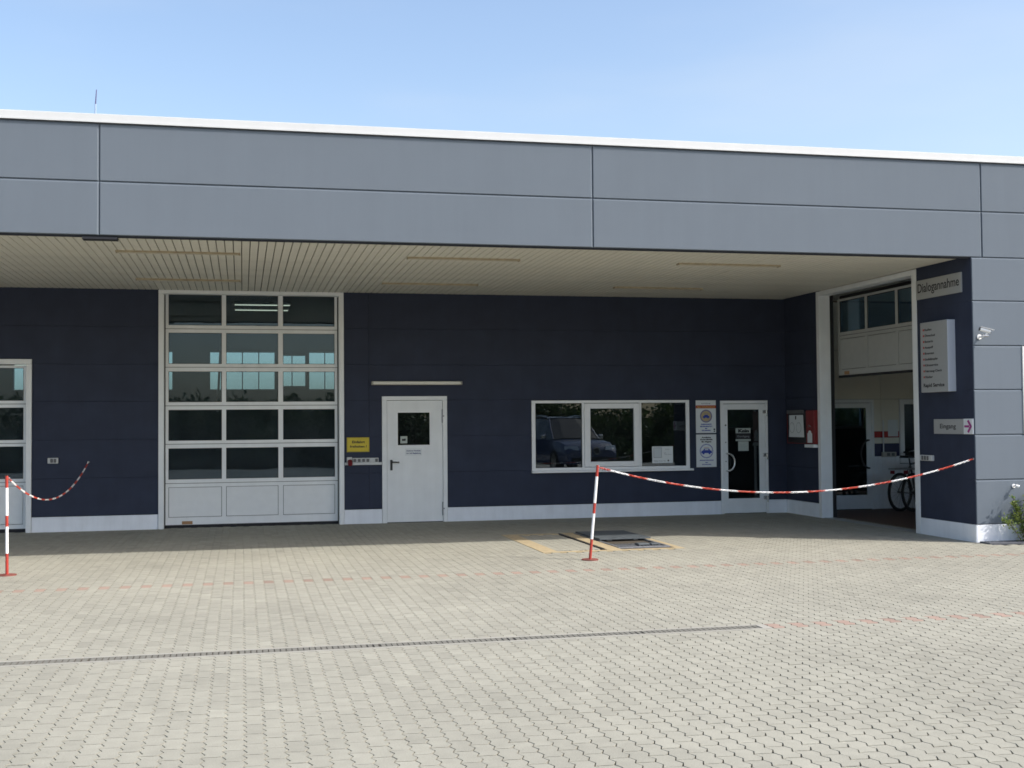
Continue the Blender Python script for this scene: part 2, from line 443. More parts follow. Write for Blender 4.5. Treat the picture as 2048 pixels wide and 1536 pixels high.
# every block position
def hidden(x, y0, y1):
    xm, ym = x + PW / 2, (y0 + y1) / 2
    if y1 > YP + 0.02 and xm > XC + 0.05 : return not (xm < XC + 0.32 and 15.3 < ym < 18.0)
    if xm > XC and y1 > 13.53: return True
    if 3.60 < xm < 5.46 and 14.28 < ym < 16.75:
        return not (3.83 < xm < 4.42 and 14.40 < ym < 16.6)
    return ym > 19.42
blocks = []
X0 = 0.012
for c in range(-70, 142):
    x = X0 + c * PW
    off = 0.0 if c % 2 == 0 else 0.1
    for r in range(17, 98):
        y0 = r * PL + off; y1 = y0 + PL; ym = y0 + 0.1
        if ym < 3.8 or x < ym * math.tan(math.radians(-10.4)) - 1.4 or x > ym * math.tan(math.radians(36.2)) + 1.4: continue
        red = (c % 2 == 0) and ((abs(y0 - 12.4) < 0.01 and -4 < x < 11) or (abs(y0 - 8.6) < 0.01 and x > 4.0))
        spans = [(y0, y1)]
        if x < 3.93 and y1 > 8.6 + 1e-6 and y0 < 8.8 - 1e-6:
            spans = [(a, b) for a, b in ((y0, min(y1, 8.6)), (max(y0, 8.8), y1)) if b - a > 0.03]
        for a, b in spans:
            if not hidden(x, a, b): blocks.append((x, a, b, red, c % 2))
def px(x, y):
    v = Vector((x, y, 0)) - CAM; d = v.dot(fwd)
    return 1024 + F_PX * v.dot(rgt2) / d, 768 - F_PX * v.dot(upv2) / d, d
grey_in = []
for i, b in enumerate(blocks):
    u, v_, d = px(b[0] + 0.05, (b[1] + b[2]) / 2)
    if not b[3] and b[2] - b[1] > 0.15 and -10 < u < 2058 and v_ < 1545: grey_in.append((d, i))
grey_in.sort()
single = {i for _, i in grey_in[:300]}
variants = {}
def block_mesh(red, par, k):
    key = (red, par, k)
    if key not in variants:
        v, f = block_geo(0.1 * par, 0.1 * par + 0.2)
        v = v - np.array([0, 0.1 * par, 0])
        me = bpy.data.meshes.new('red_paving_block' if red else 'paving_block')
        me.from_pydata(v.tolist(), [], f)
        me.materials.append(M['blockred'] if red else M['block'])
        a = me.attributes.new('tone', 'FLOAT', 'FACE'); a.data.foreach_set('value', [(k + 0.5) / 8] * len(f))
        variants[key] = me
    return variants[key]
def tone():
    t = rng.normal(0.55, 0.16)
    if rng.random() < 0.06: t -= 0.4
    return float(np.clip(t, 0, 1))
allv, allf, tones = [], [], []
nv = 0
for i, (x, a, b, red, par) in enumerate(blocks):
    dz = float(rng.normal(0, 0.0004)); ta, tb = rng.normal(0, 0.0022, 2)
    if i in single or red:
        o = link('red_paving_block' if red else 'paving_block', block_mesh(red, par, int(tone() * 7.99)), pv, (x, a, dz - 0.0005))
        o.rotation_euler = (ta, tb, 0)
    else:
        v, f = block_geo(a, b)
        v = v.copy(); v[:, 2] += dz + (v[:, 0] - 0.05) * tb + (v[:, 1] - (a + b) / 2) * ta; v[:, 0] += x
        allv.append(v); allf += [[k + nv for k in q] for q in f]; nv += len(v)
        tones += [tone()] * len(f)
me = bpy.data.meshes.new('paving_block_field')
me.from_pydata(np.concatenate(allv).tolist(), [], allf)
me.materials.append(M['block'])
at = me.attributes.new('tone', 'FLOAT', 'FACE'); at.data.foreach_set('value', tones)
tag(link('paving_block_field', me, pv), kind='stuff')

# drainage channel: concrete edges and galvanised grates, 1 m pieces
dr = empty('drain_channel', (0, 8.7, 0), label='narrow grated steel drain channel running across the pale paving', cat='drain')
MB().box(-5.1, 3.93, -0.098, -0.066, -0.011, 0.001).box(-5.1, 3.93, 0.066, 0.098, -0.011, 0.001).build('channel_edge', M['ground'], dr)
MB().box(-5.1, 3.93, -0.0655, 0.0655, -0.0108, -0.0095).build('channel_bed', M['void'], dr)
gb = MB().box(0, 0.985, -0.064, -0.052, -0.009, 0.0005).box(0, 0.985, 0.052, 0.064, -0.009, 0.0005)
gb.box(0.0, 0.03, -0.052, 0.052, -0.009, 0.0004).box(0.955, 0.985, -0.052, 0.052, -0.009, 0.0004)
for k in range(22): gb.box(0.05 + k * 0.041, 0.05 + k * 0.041 + 0.033, -0.052, 0.052, -0.007, 0.0002)
gme = gb.mesh('grate', M['grate'])
for k in range(9): link('grate', gme, dr, (-5.07 + k, 0, 0))
MB().box(3.931, 4.004, -0.098, 0.098, -0.011, 0.001).build('end_plate', M['ground'], dr)

# kerb of the planting bed by the right wall
tag(MB().box(XC + 0.02, 15.0, 13.56, YP - 0.02, -0.011, 0.02, 0.004).build('kerb_strip', M['kerb']), 'dark kerb stone strip at the foot of the right wall', kind='structure')

# ================================================================== THE WORKSHOP BUILDING
B = empty('workshop_building', (0, 0, 0), label='flat roofed workshop building with grey fascia over a deep dark recess', cat='building')

# fascia panels, two courses, with chamfered edges that make the V joints
XJ = [-7.23, -1.537, 4.149, 9.446, 15.0]
for a, b in zip(XJ[:-1], XJ[1:]):
    for z0, z1 in ((3.7165, 4.318), (4.318, 4.965)):
        MB().fbox(a + 0.001, b - 0.001, YP, YP + 0.10, z0 + 0.001, z1 - 0.001, (0.007, 0.024, 0.007, 0.024)).build('fascia_panel', M['grey'], B)
MB().box(-7.2, 15, YP + 0.1005, YP + 0.30, ZS + 0.02, 4.96).build('fascia_core', M['trim'], B)
cp = MB().box(-7.3, 15.1, YP - 0.020, YP + 0.42, 4.972, 5.062, 0.004).box(-7.3, 15.1, YP - 0.027, YP - 0.0205, 4.966, 4.984)
cp.build('coping', M['white'], B)
MB().box(-7.3, 9.28, YP + 0.030, YP + 0.076, ZS - 0.030, ZS - 0.002).build('edge_trim', M['trim'], B)
MB().box(-1.72, -1.35, YP + 0.01, YP + 0.16, ZS - 0.055, ZS - 0.031).build('joint_bracket', M['trim'], B)
MB().box(-20, 16, YP + 0.43, 38, 4.82, 4.90).build('roof', M['roof'], B)

# soffit: open metal planks running front to back under a dark void
sf = MB().box(-7.3, XC, YP + 0.10, YW + 0.1, ZS + 0.06, ZS + 0.09).build('soffit', M['void'], B)
PITCHX = 0.0975
def plank_mesh(y0, y1):
    b = MB()
    prof = [(0.0, 0.016), (0.001, 0.003), (0.004, 0.0), (0.0850, 0.0), (0.0880, 0.003), (0.0890, 0.016)]
    b.prism([(x, z) for x, z in prof], y0, y1)
    return b.mesh('soffit_plank', M['plank'])
pm = plank_mesh(YP + 0.078, YW)
k = 0
x = XC - 0.02 - PITCHX
while x > -6.0:
    o = link('soffit_plank', pm, sf, (x, 0, ZS + float(rng.normal(0, 0.0006)))); k += 1
    o.rotation_euler = (0, float(rng.normal(0, 0.004)), 0)
    x -= PITCHX

# recessed dark wall in courses, with the openings cut out
OPEN = [(-6.3, -3.12, -1, 2.637), (-1.273, 1.598, -1, 3.745), (2.205, 3.277, -1, 2.052),
        (4.700, 7.486, 0.762, 1.970), (8.054, 8.935, -1, 1.957)]
VJ = [-7.3, 2.0, XC]
def cut(course, x0, x1):
    za, zb = course
    zs = sorted({za, zb} | {z for o in OPEN for z in o[2:] if za < z < zb})
    out = []
    for z0, z1 in zip(zs[:-1], zs[1:]):
        zm = (z0 + z1) / 2; segs = [(x0, x1)]
        for ox0, ox1, oz0, oz1 in OPEN:
            if oz0 < zm < oz1:
                ns = []
                for s0, s1 in segs:
                    if ox1 <= s0 or ox0 >= s1: ns.append((s0, s1)); continue
                    if ox0 > s0: ns.append((s0, ox0))
                    if ox1 < s1: ns.append((ox1, s1))
                segs = ns
        out += [(s0, s1, z0, z1) for s0, s1 in segs if s1 - s0 > 0.005]
    return out
courses = list(zip(JOINTS, JOINTS[1:-1] + [ZS + 0.012]))
bk = MB()
for za, zb in courses:
    for x0, x1 in zip(VJ[:-1], VJ[1:]):
        rects = cut((za, zb), x0, x1)
        if not rects: continue
        for a, b, z0, z1 in rects:
            p = MB()
            a2 = a + 0.0018 if a == x0 else a; b2 = b - 0.0018 if b == x1 else b
            p.box(a2, b2, YW, YW + 0.05, z0 + (0.0018 if z0 == za else 0), z1 - (0.0018 if z1 == zb else 0))
            p.build('wall_panel', M['navy'], B)
for r in cut((0.0, ZS + 0.012), -7.3, XC): bk.box(r[0], r[1], YW + 0.05, YW + 0.22, r[2], r[3])
bk.build('wall_core', M['navy'], B)
for a, b in ((-3.118, -1.276), (1.600, 2.203), (3.279, 8.052), (8.937, XC - 0.012)):
    MB().box(a, b, YW - 0.008, YW + 0.05, 0.0, 0.228, 0.002).build('plinth', M['plinth'], B)

# side wall of the recess (far piece), then the passage opening, then the pillar
def swall(y0, y1, z0, z1, name='wall_panel', m='navy', xo=0.0, th=0.19):
    return MB().box(XC + xo, XC + th, y0, y1, z0, z1).build(name, M[m], B)
for za, zb in courses:
    swall(18.115, YW, za + 0.003, zb - 0.003)
swall(18.115, YW - 0.009, 0.0, 0.228, 'plinth', 'plinth', -0.009)
MB().box(XC + 0.03, XC + 0.26, 18.12, YW + 0.2, 0.0, ZS + 0.02).build('wall_core', M['navy'], B)
# passage frame: far post, header, near jamb
MB().box(XC - 0.012, XC + 0.19, 18.02, 18.113, 0.0, ZS - 0.002, 0.003).build('passage_post', M['frame'], B)
MB().box(XC - 0.012, XC + 0.19, 15.222, 18.018, 3.655, ZS - 0.002, 0.003).build('passage_header', M['frame'], B)
MB().box(XC - 0.012, XC + 0.19, 15.10, 15.22, 0.0, ZS - 0.002, 0.003).build('passage_jamb', M['frame'], B)
MB().box(XC + 0.192, XC + 0.26, 18.03, 18.10, 0, 3.7).build('door_track', M['rubber'], B)
MB().box(XC + 0.03, XC + 0.20, 15.222, 18.018, -0.005, 0.006).build('threshold', M['alu'], B)
# pillar: dark flank courses, pale plinth, grey front panels
PF = [(0.234, 0.812), (0.812, 1.398), (1.398, 1.985), (1.985, 2.561), (2.561, 3.146), (3.146, 3.7155)]
for za, zb in courses:
    MB().box(XC - 0.004, XC - 0.0005, YP + 0.012, 15.098, za + 0.0018, zb - 0.0018).build('wall_panel', M['navy'], B)
MB().box(XC - 0.008, XC - 0.0005, YP + 0.008, 15.098, 0.0, 0.230, 0.002).build('plinth', M['plinth'], B)
MB().box(XC, XC + 0.26, YP + 0.12, 15.098, 0.0, ZS).build('wall_core', M['navy'], B)
for za, zb in PF:
    xe = 10.0 if (1.39 < za and zb < 2.57) else 15.0
    o = MB().fbox(XC, xe, YP, YP + 0.098, za + 0.001, zb - 0.001, (0.006, 0.006, 0.008, 0.020)).build('facade_panel', M['grey'], B)
MB().box(XC + 0.004, 15.0, YP + 0.006, YP + 0.098, 0.0, 0.230, 0.002).build('plinth', M['plinth'], B)
MB().box(XC + 0.11, 9.99, YP + 0.0985, YP + 0.13, 0.0, ZS).box(9.99, 15.0, YP + 0.0985, YP + 0.13, 0.0, 1.40).box(9.99, 15.0, YP + 0.0985, YP + 0.13, 2.56, ZS).build('facade_core', M['trim'], B)
wf = MB().box(10.0, 10.06, YP - 0.012, YP + 0.08, 1.405, 2.555).box(14.0, 14.06, YP - 0.012, YP + 0.08, 1.405, 2.555)
wf.box(10.06, 14.0, YP - 0.012, YP + 0.08, 1.405, 1.46).box(10.06, 14.0, YP - 0.012, YP + 0.08, 2.50, 2.555).box(12.0, 12.05, YP - 0.012, YP + 0.08, 1.46, 2.50)
wf = wf.build('shop_window', M['white'], B)
for a, b in ((10.06, 12.0), (12.05, 14.0)): MB().box(a, b, YP + 0.03, YP + 0.036, 1.46, 2.50).build('pane', M['glass'], wf)

# ---------------------------------------------------------------- sectional gates (built facing -Y, origin at floor under the left leaf edge)
def gate(loc, rz, cols, rows, fr, W, name='sectional_gate', label=None, fm='frame', pm_='panel'):
    """cols: [(pane x0, x1)...]; rows: [(z0, z1, pz0, pz1, 'glass'|'panel')...]; fr = outer frame boxes"""
    m = MB()
    xs = [0.0] + [v for c in cols for v in c] + [W]
    for z0, z1, p0, p1, kind in rows:
        z0, z1 = z0 + 0.004, z1 - 0.004
        m.box(0, W, 0, 0.045, z0, p0).box(0, W, 0, 0.045, p1, z1)
        for i in range(0, len(xs), 2): m.box(xs[i], xs[i+1], 0, 0.045, p0, p1)
    leaf = m.build(name, M[fm], B)
    leaf.location = loc; leaf.rotation_euler = (0, 0, rz)
    if label: leaf['label'] = label
    bd = MB()
    for z0, z1, p0, p1, kind in rows:
        for a, b in cols:
            if kind == 'glass':
                MB().box(a, b, 0.016, 0.022, p0, p1).build('pane', M['glass'], leaf)
                t = 0.007
                bd.box(a, a+t, 0.006, 0.016, p0, p1).box(b-t, b, 0.006, 0.016, p0, p1).box(a+t, b-t, 0.006, 0.016, p0, p0+t).box(a+t, b-t, 0.006, 0.016, p1-t, p1)
            else:
                MB().box(a + 0.007, b - 0.007, 0.004, 0.03, p0 + 0.007, p1 - 0.007, 0.003).build('panel', M[pm_], leaf)
                MB().box(a, b, 0.031, 0.036, p0, p1).build('panel_backing', M['rubber'], leaf)
    if bd.v: bd.build('glazing_bead', M['rubber'], leaf)
    hb = MB()
    for z0, z1, p0, p1, kind in rows: hb.box(0.0, W, 0.012, 0.04, z0 - 0.0035, z0 + 0.0035)
    hb.build('joint_seal', M['rubber'], leaf)
    if fr: fr.build('gate_frame', M['frame'], leaf)
    return leaf
# gate in the middle
gx = -1.172
rows1 = [(3.128, 3.705, 3.184, 3.668, 'glass'), (2.522, 3.128, 2.575, 3.066, 'glass'), (1.915, 2.522, 1.972, 2.456, 'glass'),
         (1.312, 1.915, 1.366, 1.851, 'glass'), (0.697, 1.312, 0.760, 1.247, 'glass'), (0.045, 0.697, 0.166, 0.637, 'panel')]
cols1 = [(-1.127 - gx, -0.314 - gx), (-0.248 - gx, 0.563 - gx), (0.638 - gx, 1.459 - gx)]
f1 = MB().box(-0.098, -0.018, -0.15, 0.06, 0.0, 3.665, 0.003).box(2.692, 2.768, -0.15, 0.06, 0.0, 3.665, 0.003).box(-0.098, 2.768, -0.15, 0.06, 3.667, 3.725, 0.003)
G1 = gate((gx, YW + 0.12, 0), 0, cols1, rows1, f1, 1.502 - gx, label='tall glazed sectional gate between the dark walls')
MB().box(-0.018, 0.0, 0.02, 0.05, 0, 3.66).box(2.674, 2.692, 0.02, 0.05, 0, 3.66).box(-0.018, 2.692, 0.0, 0.05, 0.003, 0.044).build('gate_seal', M['rubber'], G1)
MB().box(0.25, 0.41, -0.004, 0.0, 0.055, 0.105).build('sticker', M['orange'], G1)
# gate cut by the left edge
gx0 = -6.1
rows0 = [(1.955, 2.548, 2.005, 2.507, 'glass'), (1.355, 1.955, 1.405, 1.899, 'glass'), (0.76, 1.355, 0.814, 1.306, 'glass'), (0.05, 0.76, 0.118, 0.708, 'panel')]
cols0 = [(0.05, 0.94), (1.005, 1.895), (1.96, 2.84)]
f0 = MB().box(-0.11, -0.02, -0.15, 0.06, 0.0, 2.555, 0.003).box(2.90, 2.978, -0.15, 0.06, 0.0, 2.555, 0.003).box(-0.11, 2.978, -0.15, 0.06, 2.557, 2.634, 0.003)
G0 = gate((gx0, YW + 0.12, 0), 0, cols0, rows0, f0, 2.885, label='lower glazed sectional gate cut by the picture edge')
MB().box(2.886, 2.899, 0.02, 0.05, 0, 2.55).box(-0.018, 2.885, 0.0, 0.05, 0.003, 0.049).build('gate_seal', M['rubber'], G0)
# half raised gate in the passage (local +x runs towards the camera)
rows2 = [(2.99, 3.60, 3.045, 3.56, 'glass'), (2.335, 2.99, 2.43, 2.935, 'panel')]
cols2 = [(0.06, 0.88), (0.95, 1.78), (1.85, 2.67)]
G2 = gate((9.62, 18.03, 0), -math.pi / 2, cols2, rows2, None, 2.76, label='half raised sectional gate inside the side passage', fm='gateinner', pm_='gateinner')
MB().box(0, 2.76, 0.0, 0.045, 2.30, 2.334).build('gate_seal', M['rubber'], G2)
MB().box(0.20, 0.36, -0.004, 0.0, 2.345, 2.40).build('sticker', M['orange'], G2)
MB().rod((-0.05, 0.10, 3.63), (2.9, 0.10, 3.63), 0.04, 12).build('spring_shaft', M['rubber'], G2)

# ---------------------------------------------------------------- steel side door
dfm = MB().box(2.208, 2.285, YW - 0.012, YW + 0.10, 0.0, 1.985, 0.002).box(3.205, 3.275, YW - 0.012, YW + 0.10, 0.0, 1.985, 0.002).box(2.208, 3.275, YW - 0.012, YW + 0.10, 1.987, 2.050, 0.002)
DF = dfm.build('steel_door', M['frame'], B)
DF['label'] = 'light grey steel door with small square window'
lf = MB()
y0, y1 = YW + 0.004, YW + 0.05
lf.box(2.290, 2.452, y0, y1, 0.012, 1.980).box(3.000, 3.200, y0, y1, 0.012, 1.980).box(2.452, 3.000, y0, y1, 0.012, 1.244).box(2.452, 3.000, y0, y1, 1.796, 1.980)
lf.build('door_leaf', M['frame'], DF)
b_ = MB(); t = 0.012
b_.box(2.452, 2.464, y0-0.006, y1, 1.244, 1.796).box(2.988, 3.0, y0-0.006, y1, 1.244, 1.796).box(2.464, 2.988, y0-0.006, y1, 1.244, 1.256).box(2.464, 2.988, y0-0.006, y1, 1.784, 1.796)
b_.build('window_bead', M['upvc'], DF)
MB().box(2.464, 2.988, YW + 0.02, YW + 0.026, 1.256, 1.784).build('pane', M['dglass'], DF)
MB().box(2.286, 2.2895, YW + 0.02, YW + 0.05, 0.01, 1.98).box(3.2005, 3.2045, YW + 0.02, YW + 0.05, 0.01, 1.98).box(2.29, 3.20, YW + 0.02, YW + 0.05, 0.0, 0.0115).build('door_seal', M['rubber'], DF)
MB().box(2.338, 2.376, y0 - 0.012, y0, 0.85, 1.02, 0.004).rod((2.357, y0 - 0.012, 0.985), (2.357, y0 - 0.055, 0.985), 0.010).rod((2.350, y0 - 0.055, 0.985), (2.480, y0 - 0.055, 0.980), 0.010).build('door_handle', M['black'], DF, smooth=True)
for z in (1.725, 0.215):
    MB().rod((3.196, y0 - 0.014, z - 0.11), (3.196, y0 - 0.014, z - 0.004), 0.010).rod((3.196, y0 - 0.014, z + 0.004), (3.196, y0 - 0.014, z + 0.11), 0.010).box(3.19, 3.225, y0 - 0.02, y0 - 0.0125, z - 0.01, z + 0.01).build('hinge', M['steel'], DF, smooth=True)
# ---------------------------------------------------------------- office window
wy0 = YW - 0.012
wm = MB().box(4.700, 4.764, wy0, YW + 0.08, 0.846, 1.925, 0.003).box(7.424, 7.486, wy0, YW + 0.08, 0.846, 1.925, 0.003)
wm.box(4.700, 7.486, wy0, YW + 0.08, 1.926, 1.970, 0.003).box(4.700, 7.486, wy0, YW + 0.08, 0.800, 0.845, 0.003)
wm.box(5.572, 5.606, wy0 + 0.002, YW + 0.08, 0.846, 1.925, 0.003).box(6.594, 6.622, wy0 + 0.002, YW + 0.08, 0.846, 1.925, 0.003)
WN = wm.build('office_window', M['upvc'], B)
WN['label'] = 'wide white office window in three parts'
s0, s1 = 5.610, 6.590
sm = MB().box(s0, s0 + 0.105, wy0 - 0.014, YW + 0.05, 0.852, 1.918, 0.006).box(s1 - 0.105, s1, wy0 - 0.014, YW + 0.05, 0.852, 1.918, 0.006)
sm.box(s0 + 0.106, s1 - 0.106, wy0 - 0.014, YW + 0.05, 0.852, 0.938, 0.006).box(s0 + 0.106, s1 - 0.106, wy0 - 0.014, YW + 0.05, 1.832, 1.918, 0.006)
sm.build('sash', M['upvc'], WN)
for a, b, z0, z1 in ((4.764, 5.572, 0.845, 1.926), (s0 + 0.105, s1 - 0.105, 0.938, 1.832), (6.622, 7.424, 0.845, 1.926)):
    MB().box(a, b, YW + 0.022, YW + 0.028, z0, z1).build('pane', M['dglass'], WN)
    q = 0.008
    MB().box(a, a+q, YW+0.012, YW+0.0215, z0, z1).box(b-q, b, YW+0.012, YW+0.0215, z0, z1).box(a+q, b-q, YW+0.012, YW+0.0215, z0, z0+q).box(a+q, b-q, YW+0.012, YW+0.0215, z1-q, z1).build('glazing_bead', M['rubber'], WN)
MB().box(4.690, 7.528, YW - 0.085, YW + 0.03, 0.764, 0.799, 0.003).build('sill', M['upvc'], WN)
# ---------------------------------------------------------------- glazed entrance door at the right end
gd = MB().box(8.056, 8.108, wy0, YW + 0.09, 0.0, 1.900, 0.003).box(8.890, 8.934, wy0, YW + 0.09, 0.0, 1.900, 0.003).box(8.056, 8.934, wy0, YW + 0.09, 1.902, 1.955, 0.003)
GD = gd.build('glass_door', M['frame'], B)
GD['label'] = 'grey framed glass door with curved pull handle'
lm = MB().box(8.112, 8.190, YW, YW + 0.055, 0.012, 1.895, 0.003).box(8.778, 8.886, YW, YW + 0.055, 0.012, 1.895, 0.003)
lm.box(8.191, 8.777, YW, YW + 0.055, 1.800, 1.895, 0.003).box(8.191, 8.777, YW, YW + 0.055, 0.012, 0.262, 0.003)
lm.build('door_leaf', M['frame'], GD)
MB().box(8.191, 8.777, YW + 0.02, YW + 0.026, 0.262, 1.80).build('pane', M['dglass'], GD)
MB().box(8.1085, 8.1115, YW + 0.02, YW + 0.05, 0.0, 1.90).box(8.8865, 8.8895, YW + 0.02, YW + 0.05, 0.0, 1.90).build('door_seal', M['rubber'], GD)
for z in (1.76, 1.01, 0.27):
    MB().box(8.835, 8.895, wy0 - 0.018, YW - 0.001, z - 0.028, z + 0.028, 0.003).rod((8.905, wy0 - 0.016, z - 0.075), (8.905, wy0 - 0.016, z + 0.03), 0.013).build('hinge', M['chrome'], GD)
pts = [(8.160 + 0.13 * math.sin(math.pi * i / 12), YW - 0.06, 0.742 + 0.30 * (1 - math.cos(math.pi * i / 12)) / 2) for i in range(13)]
MB().tube([(8.160, YW, 0.742)] + pts + [(8.160, YW, 1.042)], 0.016, 10).build('pull_handle', M['chrome'], GD, smooth=True)
for z, r in ((1.53, 0.014), (1.235, 0.009), (0.905, 0.009)): MB().disc(8.150, z, r, YW - 0.004, YW + 0.001, 14).build('lock_cylinder', M['black'], GD)

# ---------------------------------------------------------------- interior: workshop behind the gates
I = MB()
I.box(-12, 3.30, YW + 0.23, 37.2, -0.018, -0.008); I.build('workshop_floor', M['shopfloor'], B)
MB().box(-12.2, -12, YW + 0.23, 37.2, -0.018, 4.8).box(3.30, 3.40, YW + 0.23, 37.2, -0.018, 4.8).build('workshop_wall', M['darkroom'], B)
MB().box(-12, 3.30, YW + 0.23, 37.2, 4.70, 4.80).build('workshop_ceiling', M['darkroom'], B)
Yb = 37.0
fw = [(-2.169, -2.038, 2.67, 3.828), (-0.943, -0.625, 2.67, 3.828), (-0.481, 0.965, 2.67, 3.828), (1.218, 1.894, 2.768, 3.73), (2.007, 2.95, 2.67, 3.828), (-6.5, -4.0, 2.67, 3.828)]
OPEN_SAVE = OPEN
OPEN = fw
bw = MB()
for r in cut((-0.018, 4.70), -12, 3.30): bw.box(r[0], r[1], Yb, Yb + 0.25, r[2], r[3])
bw.build('workshop_back_wall', M['darkroom'], B)
OPEN = OPEN_SAVE
for a, b, z0, z1 in fw:
    mu = [x for x in (0.008, 0.494, 1.492, 2.486, -5.2) if a < x < b]
    fm = MB(); fm.box(a, b, Yb + 0.1, Yb + 0.16, z0, z0 + 0.02).box(a, b, Yb + 0.1, Yb + 0.16, z1 - 0.02, z1)
    for x in mu: fm.box(x - 0.015, x + 0.015, Yb + 0.1, Yb + 0.16, z0 + 0.02, z1 - 0.02)
    fo = fm.build('far_window', M['frame'], B)
    xs = [a] + mu + [b]
    for p, q in zip(xs[:-1], xs[1:]): MB().box(p + 0.001, q - 0.001, Yb + 0.125, Yb + 0.13, z0 + 0.02, z1 - 0.02).build('pane', M['farglass'], fo)
MB().rod((-0.72, 36.5, 2.0), (-0.60, 36.5, 4.4), 0.035).build('service_pipe', M['steel'], B)
# office behind the window and glass door
MB().box(3.40, 9.25, YW + 0.23, 24.0, -0.018, -0.008).build('office_floor', M['shopfloor'], B)
MB().box(3.40, 9.25, 23.9, 24.0, -0.008, 3.0).box(9.18, 9.25, YW + 0.23, 23.9, -0.008, 3.0).box(3.40, 9.25, YW + 0.23, 23.9, 3.0, 3.05).build('office_wall', M['darkroom'], B)
# hall seen through the side passage
MB().box(XC + 0.33, 15, YP + 0.13, 19.6, -0.012, 0.0).build('hall_floor', M['hallfloor'], B)
MB().box(9.46, 15, YP + 0.13, 19.6, 3.74, 3.8).box(14.9, 15.0, YP + 0.13, 19.6, 0, 3.74).build('hall_ceiling', M['hallwall'], B)
HY = 19.55
MB().box(9.46, 15, HY + 0.02, HY + 0.1, 0, 3.74).build('hall_core', M['trim'], B)
DX0, DX1, DZ = 10.06, 11.095, 1.972
WX0, WX1, WZ0, WZ1 = 11.615, 12.75, 0.817, 1.972
def hallpanel(x0, x1, z0, z1, m='hallwall', name='hall_panel'):
    MB().fbox(x0 + 0.002, x1 - 0.002, HY, HY + 0.019, z0 + 0.002, z1 - 0.002, 0.002).build(name, M[m], B)
for x0, x1 in ((9.55, 10.05), (10.05, 11.25), (11.25, 12.45), (12.45, 13.65), (13.65, 14.85)):
    hallpanel(x0, x1, 1.975, 2.85); hallpanel(x0, x1, 2.85, 3.72)
for x0, x1 in ((11.10, 11.25), (11.25, WX0 - 0.005)):
    hallpanel(x0, x1, 1.392, 1.975)
    hallpanel(x0, x1, 1.282, 1.392, 'stripered', 'stripe_panel'); hallpanel(x0, x1, 1.173, 1.282); hallpanel(x0, x1, 0.948, 1.173, 'stripenavy', 'stripe_panel')
hallpanel(WX0, 12.9, 0.0, WZ0 - 0.01, 'halltile'); hallpanel(WX1 + 0.01, 14.85, 0.82, 1.975)
for i in range(6):
    hallpanel(11.10 + i * 0.0855, 11.10 + (i+1) * 0.0855, 0.5, 0.946, 'halltile', 'wall_tile')
    hallpanel(11.10 + i * 0.0855, 11.10 + (i+1) * 0.0855, 0.0, 0.5, 'halltile', 'wall_tile')
hallpanel(9.55, 10.05, 0.0, 1.975)
hd = MB().box(DX0, DX0 + 0.05, HY - 0.03, HY + 0.018, 0, 1.91).box(DX1 - 0.05, DX1, HY - 0.03, HY + 0.018, 0, 1.91).box(DX0, DX1, HY - 0.03, HY + 0.018, 1.912, DZ)
HD = hd.build('hall_door', M['frame'], B)
HD['label'] = 'glazed door at the back of the side passage'
MB().box(DX0 + 0.052, DX0 + 0.15, HY - 0.024, HY + 0.016, 0.01, 1.905).box(DX1 - 0.15, DX1 - 0.052, HY - 0.024, HY + 0.016, 0.01, 1.905).box(DX0 + 0.151, DX1 - 0.151, HY - 0.024, HY + 0.016, 1.82, 1.905).box(DX0 + 0.151, DX1 - 0.151, HY - 0.024, HY + 0.016, 0.01, 0.26).build('door_leaf', M['frame'], HD)
MB().box(DX0 + 0.151, DX1 - 0.151, HY - 0.012, HY - 0.006, 0.26, 1.82).build('pane', M['dglass'], HD)
MB().box(DX0 + 0.151, DX1 - 0.151, HY + 0.0165, HY + 0.0185, 0.26, 1.82).build('door_backing', M['rubber'], HD)
pts = [(10.955 - 0.16 * math.sin(math.pi * i / 12), HY - 0.09, 0.74 + 0.5 * (1 - math.cos(math.pi * i / 12)) / 2) for i in range(13)]
MB().tube([(10.955, HY - 0.02, 0.74)] + pts + [(10.955, HY - 0.02, 1.24)], 0.016, 8).build('pull_handle', M['black'], HD, smooth=True)
hw = MB().box(WX0, WX0 + 0.085, HY - 0.03, HY + 0.018, WZ0, WZ1).box(WX1 - 0.08, WX1, HY - 0.03, HY + 0.018, WZ0, WZ1).box(WX0 + 0.086, WX1 - 0.081, HY - 0.03, HY + 0.018, WZ0, WZ0 + 0.09).box(WX0 + 0.086, WX1 - 0.081, HY - 0.03, HY + 0.018, WZ1 - 0.09, WZ1)
HW = hw.build('hall_window', M['upvc'], B)
MB().box(WX0 + 0.086, WX1 - 0.081, HY - 0.01, HY - 0.004, WZ0 + 0.09, WZ1 - 0.09).build('pane', M['dglass'], HW)
MB().box(WX0 + 0.086, WX1 - 0.081, HY + 0.0165, HY + 0.0185, WZ0 + 0.09, WZ1 - 0.09).build('window_backing', M['rubber'], HW)

